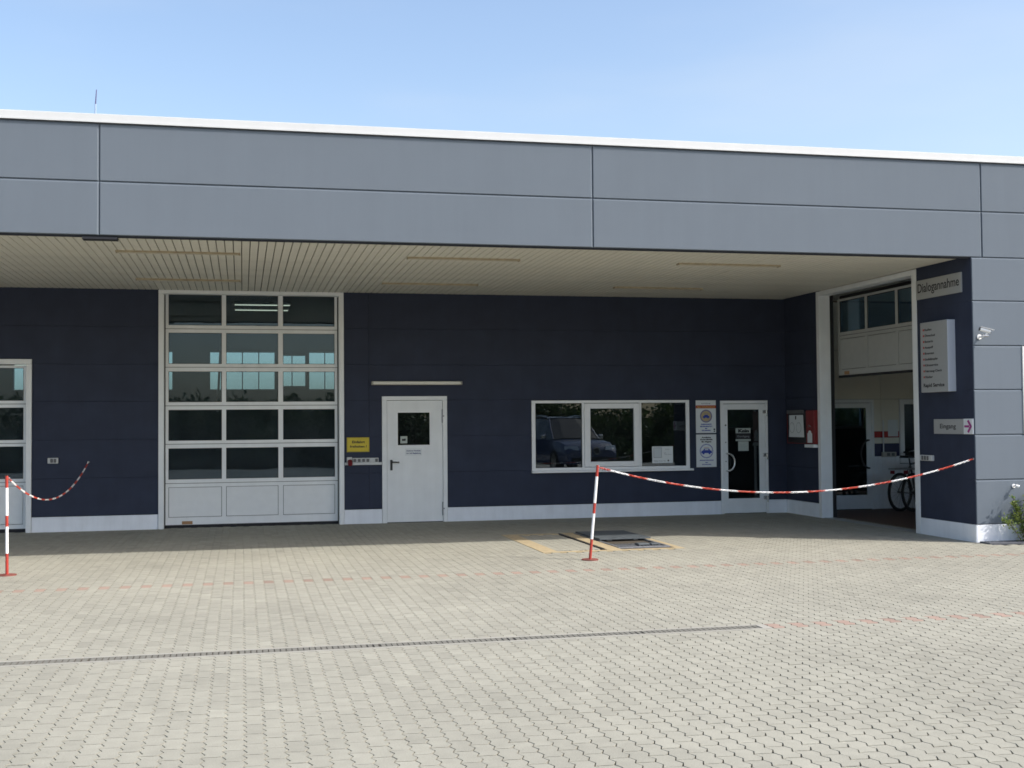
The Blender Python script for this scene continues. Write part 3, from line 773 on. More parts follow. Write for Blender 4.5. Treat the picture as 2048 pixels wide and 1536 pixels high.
# ================================================================== THINGS ON THE WALLS
# recessed lamp trays in the soffit
CL = []
def ceiling_lamp():
    r = empty('ceiling_light')
    MB().box(0, 1.47, -0.008, 0.0, -0.020, 0.010).box(0, 1.47, 0.10, 0.108, -0.012, 0.010).box(0, 0.008, 0.0, 0.10, -0.020, 0.010).box(1.462, 1.47, 0.0, 0.10, -0.020, 0.010).build('lamp_tray', M['ochre'], r)
    MB().box(0.009, 1.461, 0.001, 0.099, 0.001, 0.006).build('reflector', M['plank'], r)
    MB().rod((0.03, 0.062, -0.004), (1.44, 0.062, -0.004), 0.010, 10).build('lamp_tube', M['tube'], r, smooth=True)
    return r
def dup(r):
    c = r.copy(); C.objects.link(c)
    for ch in list(r.children):
        d = ch.copy(); C.objects.link(d); d.parent = c
        for gch in list(ch.children):
            e = gch.copy(); C.objects.link(e); e.parent = d
    return c
spots = [(-1.49, 15.03, 'yellowed ceiling light over the tall gate, the one nearer the fascia'),
         (-1.49, 17.85, 'yellowed ceiling light over the tall gate, close to the gate head'),
         (2.056, 15.03, 'yellowed ceiling light between gate and window, nearer the fascia'),
         (2.056, 17.85, 'yellowed ceiling light above the steel door, close to the wall'),
         (5.71, 15.03, 'yellowed ceiling light near the side passage, nearer the fascia'),
         (5.71, 17.85, 'yellowed ceiling light above the office window, close to the wall')]
first = ceiling_lamp()
for i, (x, y, lab) in enumerate(spots):
    o = first if i == 0 else dup(first)
    o.location = (x, y, ZS - 0.006)
    tag(o, lab, 'ceiling light', 'lamp trays in the canopy ceiling')

for i, (x0, y0, lab) in enumerate(((-0.19, 28.7, 'lit tube lamp on the workshop ceiling, upper one behind the top gate panes'), (-0.19, 30.0, 'lit tube lamp on the workshop ceiling, lower one behind the top gate panes'))):
    T_ = empty('workshop_lamp', (x0, y0, 4.42), label=lab, cat='ceiling lamp', group='tube lamps in the workshop')
    MB().box(0, 1.32, -0.03, 0.03, 0.03, 0.08).build('lamp_housing', M['lampgrey'], T_)
    MB().rod((0.02, 0, 0.01), (1.30, 0, 0.01), 0.013, 10).build('lamp_tube', M['littube'], T_, smooth=True)

# strip lamp above the steel door
L = empty('wall_lamp', (2.035, YW, 2.232), label='long grey strip lamp on the dark wall above the steel door', cat='wall lamp')
MB().box(0, 1.485, -0.03, -0.001, 0.0, 0.062, 0.004).build('lamp_housing', M['lampgrey'], L)
MB().box(0.022, 1.463, -0.085, -0.031, 0.006, 0.056, 0.012).build('diffuser', M['diffuser'], L)
MB().box(0.0, 0.021, -0.088, -0.031, 0.002, 0.060, 0.006).build('end_cap', M['lampgrey'], L)
MB().box(1.464, 1.485, -0.088, -0.031, 0.002, 0.060, 0.006).build('end_cap', M['lampgrey'], L)

# yellow keep clear sign
S = empty('warning_sign', (1.64, YW, 1.155), label='yellow sign reading Einfahrt freihalten beside the tall gate', cat='sign')
MB().box(0, 0.362, -0.006, -0.001, 0, 0.235, 0.0015).build('sign_plate', M['yellow'], S)
bz = MB(); 
bz.box(0.006, 0.356, -0.0068, -0.0062, 0.006, 0.009).box(0.006, 0.356, -0.0068, -0.0062, 0.226, 0.229).box(0.006, 0.009, -0.0068, -0.0062, 0.009, 0.226).box(0.353, 0.356, -0.0068, -0.0062, 0.009, 0.226)
bz.build('border', M['ink'], S)
text('Einfahrt', 0.185, 0.142, -0.0066, 0.040, M['ink'], S, width=0.205, bold=0.0015)
text('freihalten !', 0.185, 0.072, -0.0066, 0.036, M['ink'], S, width=0.27, bold=0.0015)

# socket rail
R = empty('socket_rail', (1.606, YW, 0.945), label='row of grey sockets and a red plug on a white rail beside the steel door', cat='socket rail')
MB().box(0, 0.596, -0.045, -0.009, 0.0, 0.042, 0.003).build('rail', M['white'], R)
MB().box(0.03, 0.115, -0.055, -0.001, 0.043, 0.128, 0.006).build('plug_socket', M['socket'], R)
MB().rod((0.078, -0.055, 0.060), (0.080, -0.115, 0.022), 0.040, 18, 0.038).build('plug', M['plugred'], R, smooth=True)
for i in range(6):
    x0 = 0.125 + i * 0.0695
    s = MB().box(x0, x0 + 0.068, -0.034, -0.001, 0.043, 0.114, 0.004).build('socket', M['socket'], R)
    if i != 4: MB().box(x0 + 0.012, x0 + 0.056, -0.042, -0.035, 0.050, 0.100, 0.005).build('socket_lid', M['socketlid'], s)
D = empty('double_socket', (-2.888, YW, 1.042), label='double outdoor socket on the dark wall by the left gate', cat='socket')
MB().box(0, 0.152, -0.04, -0.001, 0, 0.086, 0.005).build('socket_body', M['socket'], D)
for x0 in (0.040, 0.088): MB().box(x0, x0 + 0.040, -0.048, -0.041, 0.014, 0.072, 0.005).build('socket_lid', M['socketlid'], D)
D2 = empty('triple_socket', (XC, 15.04, 1.03), -math.pi/2, label='triple outdoor socket on the flank of the pillar below the Eingang sign', cat='socket')
MB().box(0, 0.30, -0.045, -0.001, 0, 0.078, 0.005).build('socket_body', M['socket'], D2)
for x0 in (0.055, 0.120, 0.185): MB().box(x0, x0 + 0.045, -0.053, -0.046, 0.010, 0.068, 0.005).build('socket_lid', M['socketlid'], D2)

# notices
N = empty('door_notice', (2.58, YW + 0.004, 1.084), label='small white notice with two lines below the steel door window', cat='notice')
MB().box(0, 0.278, -0.003, -0.0005, 0, 0.117).build('notice_sheet', M['paper'], N)
text('Zutritt zur Werkstatt', 0.139, 0.070, -0.0034, 0.020, M['inknavy'], N, width=0.235, bold=0.001)
text('nur mit Begleitung', 0.139, 0.030, -0.0034, 0.020, M['inknavy'], N, width=0.235, bold=0.001)
N = empty('door_sticker', (2.508, YW + 0.02, 1.285), label='camera warning sticker in the corner of the steel door window', cat='sticker')
MB().box(0, 0.112, -0.003, -0.0005, 0, 0.115).build('sticker_sheet', M['paperdim'], N)
MB().prism([(0.025, 0.04), (0.085, 0.04), (0.085, 0.06), (0.095, 0.072), (0.075, 0.078), (0.045, 0.072), (0.025, 0.075)], -0.0042, -0.0032).build('camera_symbol', M['ink'], N)
N = empty('window_notice', (6.815, YW + 0.0215, 0.895), label='white paper notice behind the right pane of the office window', cat='notice')
MB().box(0, 0.375, -0.003, -0.0005, 0, 0.285).build('notice_sheet', M['paper'], N)
MB().box(0.025, 0.172, -0.0042, -0.0032, 0.092, 0.265).build('plan_drawing', M['inkgrey'], N)
MB().box(0.032, 0.165, -0.0052, -0.0044, 0.10, 0.258).build('plan_sheet', mat('faded_print_field', (0.60, 0.64, 0.66), 0.7), N)
text('Annahme', 0.275, 0.228, -0.0034, 0.016, M['inkgrey'], N, width=0.075)
text('Bitte', 0.235, 0.166, -0.0034, 0.012, M['ink'], N, width=0.035)
text('hinten klingeln', 0.285, 0.142, -0.0034, 0.014, M['inkgrey'], N, width=0.125)
text('Werkstatt - Service - Teile', 0.135, 0.030, -0.0034, 0.016, M['ink'], N, width=0.215)
MB().disc(0.29, 0.042, 0.014, -0.0042, -0.0032, 12).build('stamp', M['ink'], N)

# two guild plates
def plate(z0, h, name, label):
    o = empty(name, (7.606, YW, z0), label=label, cat='sign', group='service plates between window and glass door')
    MB().box(0, 0.367, -0.008, -0.001, 0, h, 0.0015).build('sign_plate', M['paper'], o)
    return o
CARP = [(-0.085, -0.03), (-0.078, 0.012), (-0.052, 0.02), (-0.038, 0.052), (0.042, 0.052), (0.058, 0.02), (0.082, 0.012), (0.088, -0.03), (0.066, -0.03), (0.060, -0.052), (0.036, -0.052), (0.030, -0.03), (-0.030, -0.03), (-0.036, -0.052), (-0.060, -0.052), (-0.066, -0.03)]
P1 = plate(1.400, 0.562, 'service_plate', 'white service plate with red band above the blue emblem plate')
text('AUTOGLAS', 0.185, 0.497, -0.0086, 0.020, M['inknavy'], P1, width=0.165)
MB().box(0, 0.367, -0.0092, -0.0082, 0.425, 0.476).build('red_band', M['bandred'], P1)
text('Eigen-Scheibentausch', 0.183, 0.440, -0.0096, 0.022, M['gold'], P1, width=0.335, shear=0.25, bold=0.0012)
MB().ring(0.185, 0.290, 0.088, 0.112, -0.0092, -0.0082).build('emblem_ring', M['ringviolet'], P1)
MB().disc(0.185, 0.290, 0.087, -0.0092, -0.0082).build('emblem_field', M['ringtan'], P1)
MB().prism([(0.185 + x * 0.72, 0.282 + z * 0.62) for x, z in CARP], -0.0102, -0.0094).build('car_symbol', M['inkblue'], P1)
MB().box(0.15, 0.22, -0.0102, -0.0094, 0.330, 0.336).build('emblem_line', M['ringviolet'], P1)
for tx, z, wd in (('ANERKANNTE', 0.140, 0.195), ('MEISTERWERKSTATT', 0.103, 0.225), ('der', 0.070, 0.05), ('KFZ-INNUNG', 0.034, 0.16)):
    text(tx, 0.185, z, -0.0086, 0.019, M['inkblue'], P1, width=wd, bold=0.0015)
MB().disc(0.334, 0.062, 0.016, -0.0094, -0.0082, 12).disc(0.334, 0.028, 0.012, -0.0094, -0.0082, 12).build('black_dots', M['ink'], P1)
P2 = plate(0.815, 0.560, 'service_plate', 'white service plate with blue car emblem below the red banded plate')
for tx, z, wd in (('Amtliche', 0.498, 0.175), ('Kontrollstelle', 0.463, 0.225), ('für Abgase', 0.426, 0.18)):
    text(tx, 0.185, z, -0.0086, 0.020, M['ink'], P2, width=wd, bold=0.002)
for k in range(26):
    a = 2 * math.pi * k / 26
    if abs(math.sin(a) - 0.05) < 0.16: continue
    MB().box(-0.007, 0.007, -0.0092, -0.0082, -0.010, 0.010)
rg = MB()
for k in range(30):
    a0 = 2 * math.pi * k / 30
    rg.ring(0.185, 0.275, 0.105, 0.124, -0.0092, -0.0082, 2, a0, a0 + 2 * math.pi / 30 * 0.62)
rg.build('emblem_ring', M['inkblue'], P2)
MB().prism([(0.185 + x * 1.15, 0.268 + z * 0.95) for x, z in CARP], -0.0092, -0.0082).build('car_symbol', M['inkblue'], P2)
MB().prism([(0.185 - 0.038, 0.292), (0.185 + 0.040, 0.292), (0.185 + 0.028, 0.309), (0.185 - 0.026, 0.309)], -0.0102, -0.0094).build('car_symbol_window', M['paper'], P2)
MB().box(0.14, 0.23, -0.0092, -0.0082, 0.334, 0.339).build('emblem_line', M['bandred'], P2)
for tx, z, wd in (('ABGASUNTERSUCHUNG', 0.108, 0.255), ('der', 0.072, 0.055), ('KFZ-INNUNG', 0.036, 0.165)):
    text(tx, 0.185, z, -0.0086, 0.017, M['inkblue'], P2, width=wd, bold=0.001)

# notices on the glass door
N = empty('door_notice', (8.345, YW + 0.02, 1.255), label='dark and white Kein Durchgang notice on the glass door', cat='notice')
MB().box(0, 0.275, -0.003, -0.0005, 0.135, 0.222).build('notice_sheet', M['paperdim'], N)
text('Kein', 0.145, 0.152, -0.0034, 0.050, M['ink'], N, width=0.205, bold=0.006)
MB().box(0, 0.275, -0.003, -0.0005, 0.034, 0.133).build('dark_field', M['ink'], N)
text('Durchgang', 0.140, 0.065, -0.0034, 0.034, M['inkgrey'], N, width=0.22)
MB().box(0, 0.275, -0.003, -0.0005, 0.0, 0.032).build('notice_strip', M['paperdim'], N)
N = empty('paper_slip', (8.388, YW + 0.02, 1.083), label='blank pale paper slip taped under the glass door notice', cat='notice')
MB().box(0, 0.192, -0.003, -0.0005, 0, 0.166).build('slip_sheet', M['paperdim'], N)
text('bitte', 0.09, 0.10, -0.0034, 0.016, M['inkgrey'], N, width=0.10)
text('nebenan', 0.09, 0.065, -0.0034, 0.016, M['inkgrey'], N, width=0.12)

# tool and paper cabinet on the side wall
K = empty('paper_cabinet', (XC, 19.16, 1.12), -math.pi/2, label='black and red wall cabinet with pinned paper beside the glass door', cat='cabinet')
MB().box(0, 0.70, -0.05, -0.001, 0.09, 0.63, 0.006).build('cabinet_body', M['black'], K)
MB().box(0.0, 0.70, -0.055, -0.051, 0.09, 0.10).box(0.0, 0.012, -0.055, -0.051, 0.10, 0.60).build('cabinet_edge', M['red'], K)
MB().box(0.02, 0.64, -0.070, -0.052, 0.60, 0.66, 0.004).build('clamp_bar', M['socketlid'], K)
MB().add([(0.10, -0.062, 0.575), (0.62, -0.062, 0.575), (0.66, -0.072, 0.35), (0.70, -0.085, 0.20), (0.10, -0.070, 0.20), (0.10, -0.064, 0.35)],
         [(0, 1, 2, 5), (5, 2, 3, 4)]).build('paper_sheet', M['paper'], K)
for x in (0.24, 0.49):
    MB().ring(x, 0.36, 0.085, 0.091, -0.0815, -0.0805, 16).build('drawn_ring', M['inkgrey'], K)
MB().box(0.33, 0.37, -0.066, -0.0635, 0.50, 0.56).build('pin_clip', M['ink'], K)
MB().box(0.745, 1.035, -0.075, -0.001, 0.09, 0.65, 0.006).build('red_box', M['red'], K)
MB().box(0.80, 0.97, -0.079, -0.0755, 0.11, 0.27, 0.002).prism([(0.885 + 0.055 * math.cos(math.pi * i / 8), 0.271 + 0.045 * math.sin(math.pi * i / 8)) for i in range(9)], -0.079, -0.0755).build('label_tag', M['paper'], K)
MB().tube([(0.885 + 0.035 * math.cos(math.pi * i / 8), -0.082, 0.37 + 0.035 * math.sin(math.pi * i / 8)) for i in range(9)], 0.005, 6).build('hook', M['chrome'], K, smooth=True)
MB().box(0.70, 1.03, -0.085, -0.001, 0.03, 0.082, 0.004).build('ledge', M['frame'], K)

# signs on the pillar flank
S = empty('passage_sign', (XC, 15.085, 3.28), -math.pi/2, label='silver sign reading Dialogannahme high on the pillar flank', cat='sign')
MB().box(0, 1.08, -0.022, -0.001, 0, 0.268, 0.002).build('sign_plate', M['signgrey'], S)
text('Dialogannahme', 0.535, 0.095, -0.0226, 0.125, M['ink'], S, width=0.99, bold=0.002)
S = empty('directory_sign', (XC, 14.838, 1.974), -math.pi/2, label='deep silver service list sign reading Rapid Service on the pillar flank', cat='sign')
MB().box(0, 0.648, -0.118, -0.001, 0, 0.960, 0.003).build('sign_box', M['signside'], S)
MB().box(0.004, 0.644, -0.1215, -0.1185, 0.004, 0.956).build('sign_face', M['signgrey'], S)
lines = ['Reifen', 'Ölwechsel', 'Batterie', 'Auspuff', 'Bremsen', 'Stoßdämpfer', 'Klimaservice', 'Fahrzeug-Check', 'Räder']
wds = [0.17, 0.25, 0.20, 0.20, 0.22, 0.31, 0.31, 0.40, 0.18]
for i, (tx, wd) in enumerate(zip(lines, wds)):
    z = 0.842 - i * 0.081
    text(tx, 0.108 + wd / 2, z, -0.1218, 0.030, M['ink'], S, width=wd, bold=0.001)
    MB().box(0.066, 0.096, -0.1222, -0.1217, z + 0.001, z + 0.027).build('bullet', M['bandred'], S)
text('Rapid Service', 0.060 + 0.25, 0.072, -0.1218, 0.048, M['ink'], S, width=0.50, bold=0.002)
S = empty('entrance_sign', (XC, 14.71, 1.405), -math.pi/2, label='silver Eingang sign with magenta arrow on the pillar flank', cat='sign')
MB().box(0, 0.690, -0.020, -0.001, 0, 0.200, 0.002).build('sign_plate', M['signgrey'], S)
MB().box(0.692, 0.895, -0.020, -0.001, 0, 0.202, 0.002).build('arrow_plate', M['paper'], S)
text('Eingang', 0.33, 0.075, -0.0206, 0.062, M['ink'], S, width=0.37, bold=0.001)
MB().box(0.712, 0.82, -0.0216, -0.0206, 0.088, 0.116).prism([(0.775, 0.170), (0.808, 0.190), (0.880, 0.102), (0.808, 0.014), (0.775, 0.034), (0.836, 0.102)], -0.0228, -0.0218).build('arrow', M['magenta'], S)

# security camera on the pillar front
K = empty('security_camera', (9.385, YP, 2.635), label='white bullet security camera on the grey pillar front', cat='security camera')
MB().disc(-0.02, 0.05, 0.045, -0.016, -0.001, 20).build('wall_plate', M['chainwhite'], K)
MB().tube([(-0.02, -0.016, 0.05), (-0.02, -0.09, 0.045), (0.01, -0.14, 0.06), (0.035, -0.15, 0.105)], 0.017, 10).build('bracket_arm', M['chainwhite'], K, smooth=True)
MB().rod((-0.025, -0.13, 0.06), (0.06, -0.15, 0.055), 0.022, 12).build('swivel_joint', M['chrome'], K, smooth=True)
a, b = Vector((-0.085, -0.13, 0.178)), Vector((0.085, -0.18, 0.130))
MB().rod(a, b, 0.034, 20).build('camera_body', M['chainwhite'], K, smooth=True)
dv = (b - a).normalized()
MB().rod(b, b + dv * 0.006, 0.031, 20).build('lens_face', M['black'], K)
MB().rod(a - dv * 0.012, a, 0.034, 20).build('rear_cap', M['black'], K)
hood = MB(); up_ = Vector((0, 0, 1)); sd_ = dv.cross(up_).normalized(); nz_ = sd_.cross(dv)
for (p, q) in (((-0.045), 0.045),):
    c = [a - dv * 0.005 + sd_ * p + nz_ * 0.036, b + dv * 0.05 + sd_ * p + nz_ * 0.036, b + dv * 0.05 + sd_ * q + nz_ * 0.036, a - dv * 0.005 + sd_ * q + nz_ * 0.036]
    hood.add(c + [v + nz_ * 0.006 for v in c], [(0,1,2,3),(4,5,6,7),(0,1,5,4),(1,2,6,5),(2,3,7,6),(3,0,4,7)])
hood.build('sun_hood', M['chainwhite'], K)
K.scale = (0.74, 0.74, 0.74)
# small wall spotlight low on the pillar
K = empty('spotlight', (9.83, YP, 0.725), label='small white wall spotlight low on the grey pillar beside the shrub', cat='spotlight')
MB().disc(0.0, 0.0, 0.036, -0.014, -0.001, 18).build('wall_plate', M['chainwhite'], K)
MB().rod((0, -0.014, 0), (0.005, -0.085, 0.0), 0.012, 10).build('arm', M['steel'], K, smooth=True)
MB().rod((-0.02, -0.095, 0.010), (0.030, -0.112, -0.008), 0.021, 18, 0.030).build('lamp_head', M['chainwhite'], K, smooth=True)
MB().rod((0.031, -0.1123, -0.0084), (0.035, -0.1137, -0.0098), 0.028, 18).build('lamp_lens', M['lens'], K)
MB().rod((0.0, -0.085, 0.0), (0.0, -0.098, 0.05), 0.006, 8).build('stirrup', M['steel'], K)

K.scale = (0.72, 0.72, 0.72)
# roof mast
K = empty('roof_mast', (-1.952, 17.0, 4.9), label='thin violet and grey mast on the roof edge', cat='antenna')
MB().rod((0, 0, 0), (0.004, 0, 1.10), 0.011, 8).build('lower_mast', M['mastpale'], K)
MB().rod((0.004, 0, 1.10), (0.016, 0, 1.30), 0.009, 8, 0.006).build('upper_mast', M['mast'], K)

# ================================================================== CHAIN POSTS AND CHAINS
def post(base, top, label):
    r = empty('chain_post', base, label=label, cat='post', group='red and white chain posts')
    t = Vector(top) - Vector(base)
    m = MB(); cuts = [0, .22, .49, .60, .88, 1.0]
    for i in range(5):
        m.slot(0 if i % 2 == 0 else 1).rod(t * cuts[i] + Vector((0, 0, 0.012 if i == 0 else 0)), t * cuts[i+1], 0.0165, 14, caps=(i in (0, 4)))
    m.build('pole', [M['polered'], M['chainwhite']], r, smooth=True)
    MB().rod((0, 0, 0.001), (0, 0, 0.012), 0.098, 24).build('base_plate', M['plate_red'], r, smooth=True)
    MB().tube([t * 0.965 + Vector((0.016 + 0.018 * math.sin(math.pi * i / 6), 0, 0.02 * math.cos(math.pi * i / 6))) for i in range(7)], 0.004, 6).build('hook', M['steel'], r)
    return t
BP2, TP2 = (3.948, 13.405, 0), (4.054, 13.405, 1.10)
BP1, TP1 = (-2.482, 13.846, 0), (-2.490, 13.846, 1.076)
post(BP2, TP2, 'leaning red and white chain post in the sunlit paving before the window')
post(BP1, TP1, 'upright red and white chain post in front of the left gate')

def link_mesh(m, name):
    L_, Wd, r = 0.0225, 0.0105, 0.0042
    pts = []
    for i in range(8):
        a = 2 * math.pi * i / 8 + math.pi / 8
        pts.append((Wd * 0.8 * math.cos(a) , 0, (L_ - Wd) * (1 if math.sin(a) > 0 else -1) + Wd * math.sin(a)))
    b = MB().tube(pts, r, 3, closed=True)
    return b.mesh(name, M[m], smooth=True)
LR, LW = link_mesh('chainred', 'red_link'), link_mesh('chainwhite', 'white_link')
def chain(p, q, sag, label, per=5, n0=0):
    p, q = Vector(p), Vector(q)
    N = 400
    pts = [p.lerp(q, i / N) - Vector((0, 0, sag * 4 * (i / N) * (1 - i / N))) for i in range(N + 1)]
    r = empty('barrier_chain', p, label=label, cat='chain', group='red and white barrier chains')
    pitch = 0.0345; acc = 0.0; nxt = pitch / 2; k = 0
    for i in range(N):
        seg = (pts[i+1] - pts[i]).length
        while nxt <= acc + seg:
            c = pts[i].lerp(pts[i+1], (nxt - acc) / seg); d = (pts[i+1] - pts[i]).normalized()
            wht = ((k + n0) // per) % 2 == 1
            o = link('white_link' if wht else 'red_link', LW if wht else LR, r, c - p)
            rot = d.to_track_quat('Z', 'Y').to_matrix() @ Matrix.Rotation(math.radians(45 + 90 * (k % 2)) + random.uniform(-0.25, 0.25), 3, 'Z')
            o.rotation_euler = rot.to_euler(); k += 1; nxt += pitch
        acc += seg
chain((4.075, 13.405, 1.072), (9.268, 13.83, 1.085), 0.36, 'red and white chain from the leaning post to the pillar corner', per=7, n0=3)
chain((-2.47, 13.846, 1.048), (-2.302, YW - 0.03, 1.05), 0.38, 'red and white chain from the left post back to the dark wall', per=7, n0=3)
K = empty('wall_hook', (XC, 13.83, 1.085), -math.pi/2, label='steel hook at the pillar corner holding the long chain', cat='hook')
MB().disc(0, 0, 0.018, -0.006, -0.001, 12).build('hook_plate', M['steel'], K)
MB().tube([(0.014 * math.cos(a), -0.018, 0.014 * math.sin(a)) for a in [2 * math.pi * i / 10 for i in range(10)]], 0.004, 6, closed=True).build('hook_ring', M['chrome'], K, smooth=True)
K = empty('wall_hook', (-2.302, YW, 1.055), 0, label='small steel hook on the dark wall at the end of the left chain', cat='hook')
MB().disc(0, 0, 0.018, -0.006, -0.001, 12).build('hook_plate', M['steel'], K)
MB().tube([(0.014 * math.cos(a), -0.020, 0.014 * math.sin(a)) for a in [2 * math.pi * i / 10 for i in range(10)]], 0.004, 6, closed=True).build('hook_ring', M['chrome'], K, smooth=True)

# ================================================================== SUMP HATCH IN THE PAVING
H = empty('sump_hatch', (0, 0, 0), label='open steel sump hatch with yellow painted surround in the paving', cat='hatch')
y_ = MB().box(3.61, 3.815, 14.285, 16.74, -0.0105, 0.004).box(3.815, 5.46, 14.285, 14.385, -0.0105, 0.004).box(4.472, 4.655, 14.386, 16.74, -0.0105, 0.004).box(5.36, 5.46, 14.386, 16.74, -0.0105, 0.004)
y_.build('painted_border', M['hatchyellow'], H)
MB().box(3.815, 4.43, 16.60, 16.74, -0.0105, 0.003).box(4.656, 5.359, 16.66, 16.74, -0.0105, 0.003).build('rear_border', M['hatchyellow'], H)
MB().box(4.435, 4.470, 14.52, 16.68, -0.009, 0.007, 0.002).build('slot_rail', M['black'], H)
MB().box(4.656, 5.359, 14.388, 16.655, -0.0105, -0.006).build('sump_floor', M['void'], H)
MB().box(4.66, 4.70, 14.54, 16.65, -0.0058, 0.012, 0.002).box(5.315, 5.355, 14.54, 16.65, -0.0058, 0.012, 0.002).box(4.701, 5.314, 14.54, 14.585, -0.0058, 0.012, 0.002).build('steel_frame', M['steel'], H)
gm = MB()
for k in range(13): gm.box(4.712 + k * 0.046, 4.712 + k * 0.046 + 0.022, 14.60, 15.02, -0.0057, 0.006)
gm.box(4.705, 5.31, 14.78, 14.80, -0.0057, 0.007)
gm.build('grating', M['steel'], H)
MB().box(4.98, 5.14, 14.70, 14.86, 0.008, 0.032, 0.008).box(5.17, 5.28, 14.74, 14.88, 0.008, 0.026, 0.006).build('sump_valve', M['darksteel'], H)
th = math.radians(0.45); cs, sn = math.cos(th), math.sin(th)
def tilt(x, d, z): return (x, 16.62 - d * cs, 0.013 + d * sn + z)
v = [tilt(x, d, z) for z in (0, 0.018) for x, d in ((4.68, 0), (5.40, 0), (5.40, 1.2), (4.68, 1.2))]
MB().add(v, [(0,1,2,3),(4,5,6,7),(0,1,5,4),(1,2,6,5),(2,3,7,6),(3,0,4,7)]).build('cover_plate', M['darksteel'], H)
MB().box(4.80, 4.87, 15.48, 15.53, 0.003, 0.021).box(5.18, 5.24, 15.48, 15.53, 0.003, 0.021).build('prop_block', M['steel'], H)

# ================================================================== SHRUB BY THE RIGHT WALL
def leafy(name, n, size, fn, m, parent, loc=None, wid=0.45):
    """n leaf quads (folded along the midrib) at points fn() -> (point, outward)"""
    vs = np.empty((n, 6, 3)); tn = []
    for i in range(n):
        p, od = fn()
        d = Vector(rng.normal(0, 1, 3)).normalized() * 0.8 + od * 0.7 + Vector((0, 0, 0.1)); d.normalize()
        a = d.cross(Vector(rng.normal(0, 1, 3))).normalized(); nn = d.cross(a)
        s = size * random.uniform(0.6, 1.25); wd = s * wid
        p = Vector(p)
        vs[i, 0] = p; vs[i, 1] = p + d * s * .45 + a * wd * .5 + nn * s * .08; vs[i, 2] = p + d * s * .5 - nn * s * .02
        vs[i, 3] = p + d * s * .45 - a * wd * .5 + nn * s * .08; vs[i, 4] = p + d * s; vs[i, 5] = p + d * s
        tn.append(random.random())
    me = bpy.data.meshes.new(name)
    v2 = vs[:, :5].reshape(-1, 3)
    fs = []
    for i in range(n):
        o = i * 5; fs += [(o, o+1, o+2), (o+1, o+4, o+2), (o, o+2, o+3), (o+2, o+4, o+3)]
    me.from_pydata(v2.tolist(), [], fs); me.materials.append(m)
    at = me.attributes.new('tone', 'FLOAT', 'FACE'); at.data.foreach_set('value', np.repeat(tn, 4).astype('f'))
    return link(name, me, parent, loc)
SH = empty('rose_shrub', (9.98, 13.62, 0.0), label='light green shrub against the grey pillar at the picture edge', cat='shrub')
stems = []
sm = MB()
for i in range(34):
    a = random.uniform(0, 2 * math.pi); rr = random.uniform(0.04, 0.55); hh = random.uniform(0.22, 0.62) * (1.15 - 0.35 * rr)
    tip = Vector((rr * math.cos(a), 0.12 * math.sin(a) - 0.02, hh)); b0 = Vector((tip.x * 0.35, tip.y * 0.3, 0))
    mid = b0.lerp(tip, 0.55) + Vector((0, 0, 0.06))
    stems.append((b0, mid, tip)); sm.tube([b0, mid, tip], 0.0045, 4)
sm.build('stem', M['bark'], SH)
def shp():
    b0, mid, tip = random.choice(stems); t = random.random() ** 0.7
    p = b0.lerp(mid, t * 2) if t < .5 else mid.lerp(tip, t * 2 - 1)
    od = Vector((p.x * 1.5, -0.3, 0.35)).normalized()
    return p + Vector(rng.normal(0, 0.022, 3)), od
lo = leafy('foliage', 3400, 0.052, shp, M['leaf'], SH)
co = np.empty(len(lo.data.vertices) * 3, 'f'); lo.data.vertices.foreach_get('co', co); co = co.reshape(-1, 3)
co[:, 1] = np.minimum(co[:, 1], 0.165); co[:, 2] = np.maximum(co[:, 2], 0.004); lo.data.vertices.foreach_set('co', co.ravel())

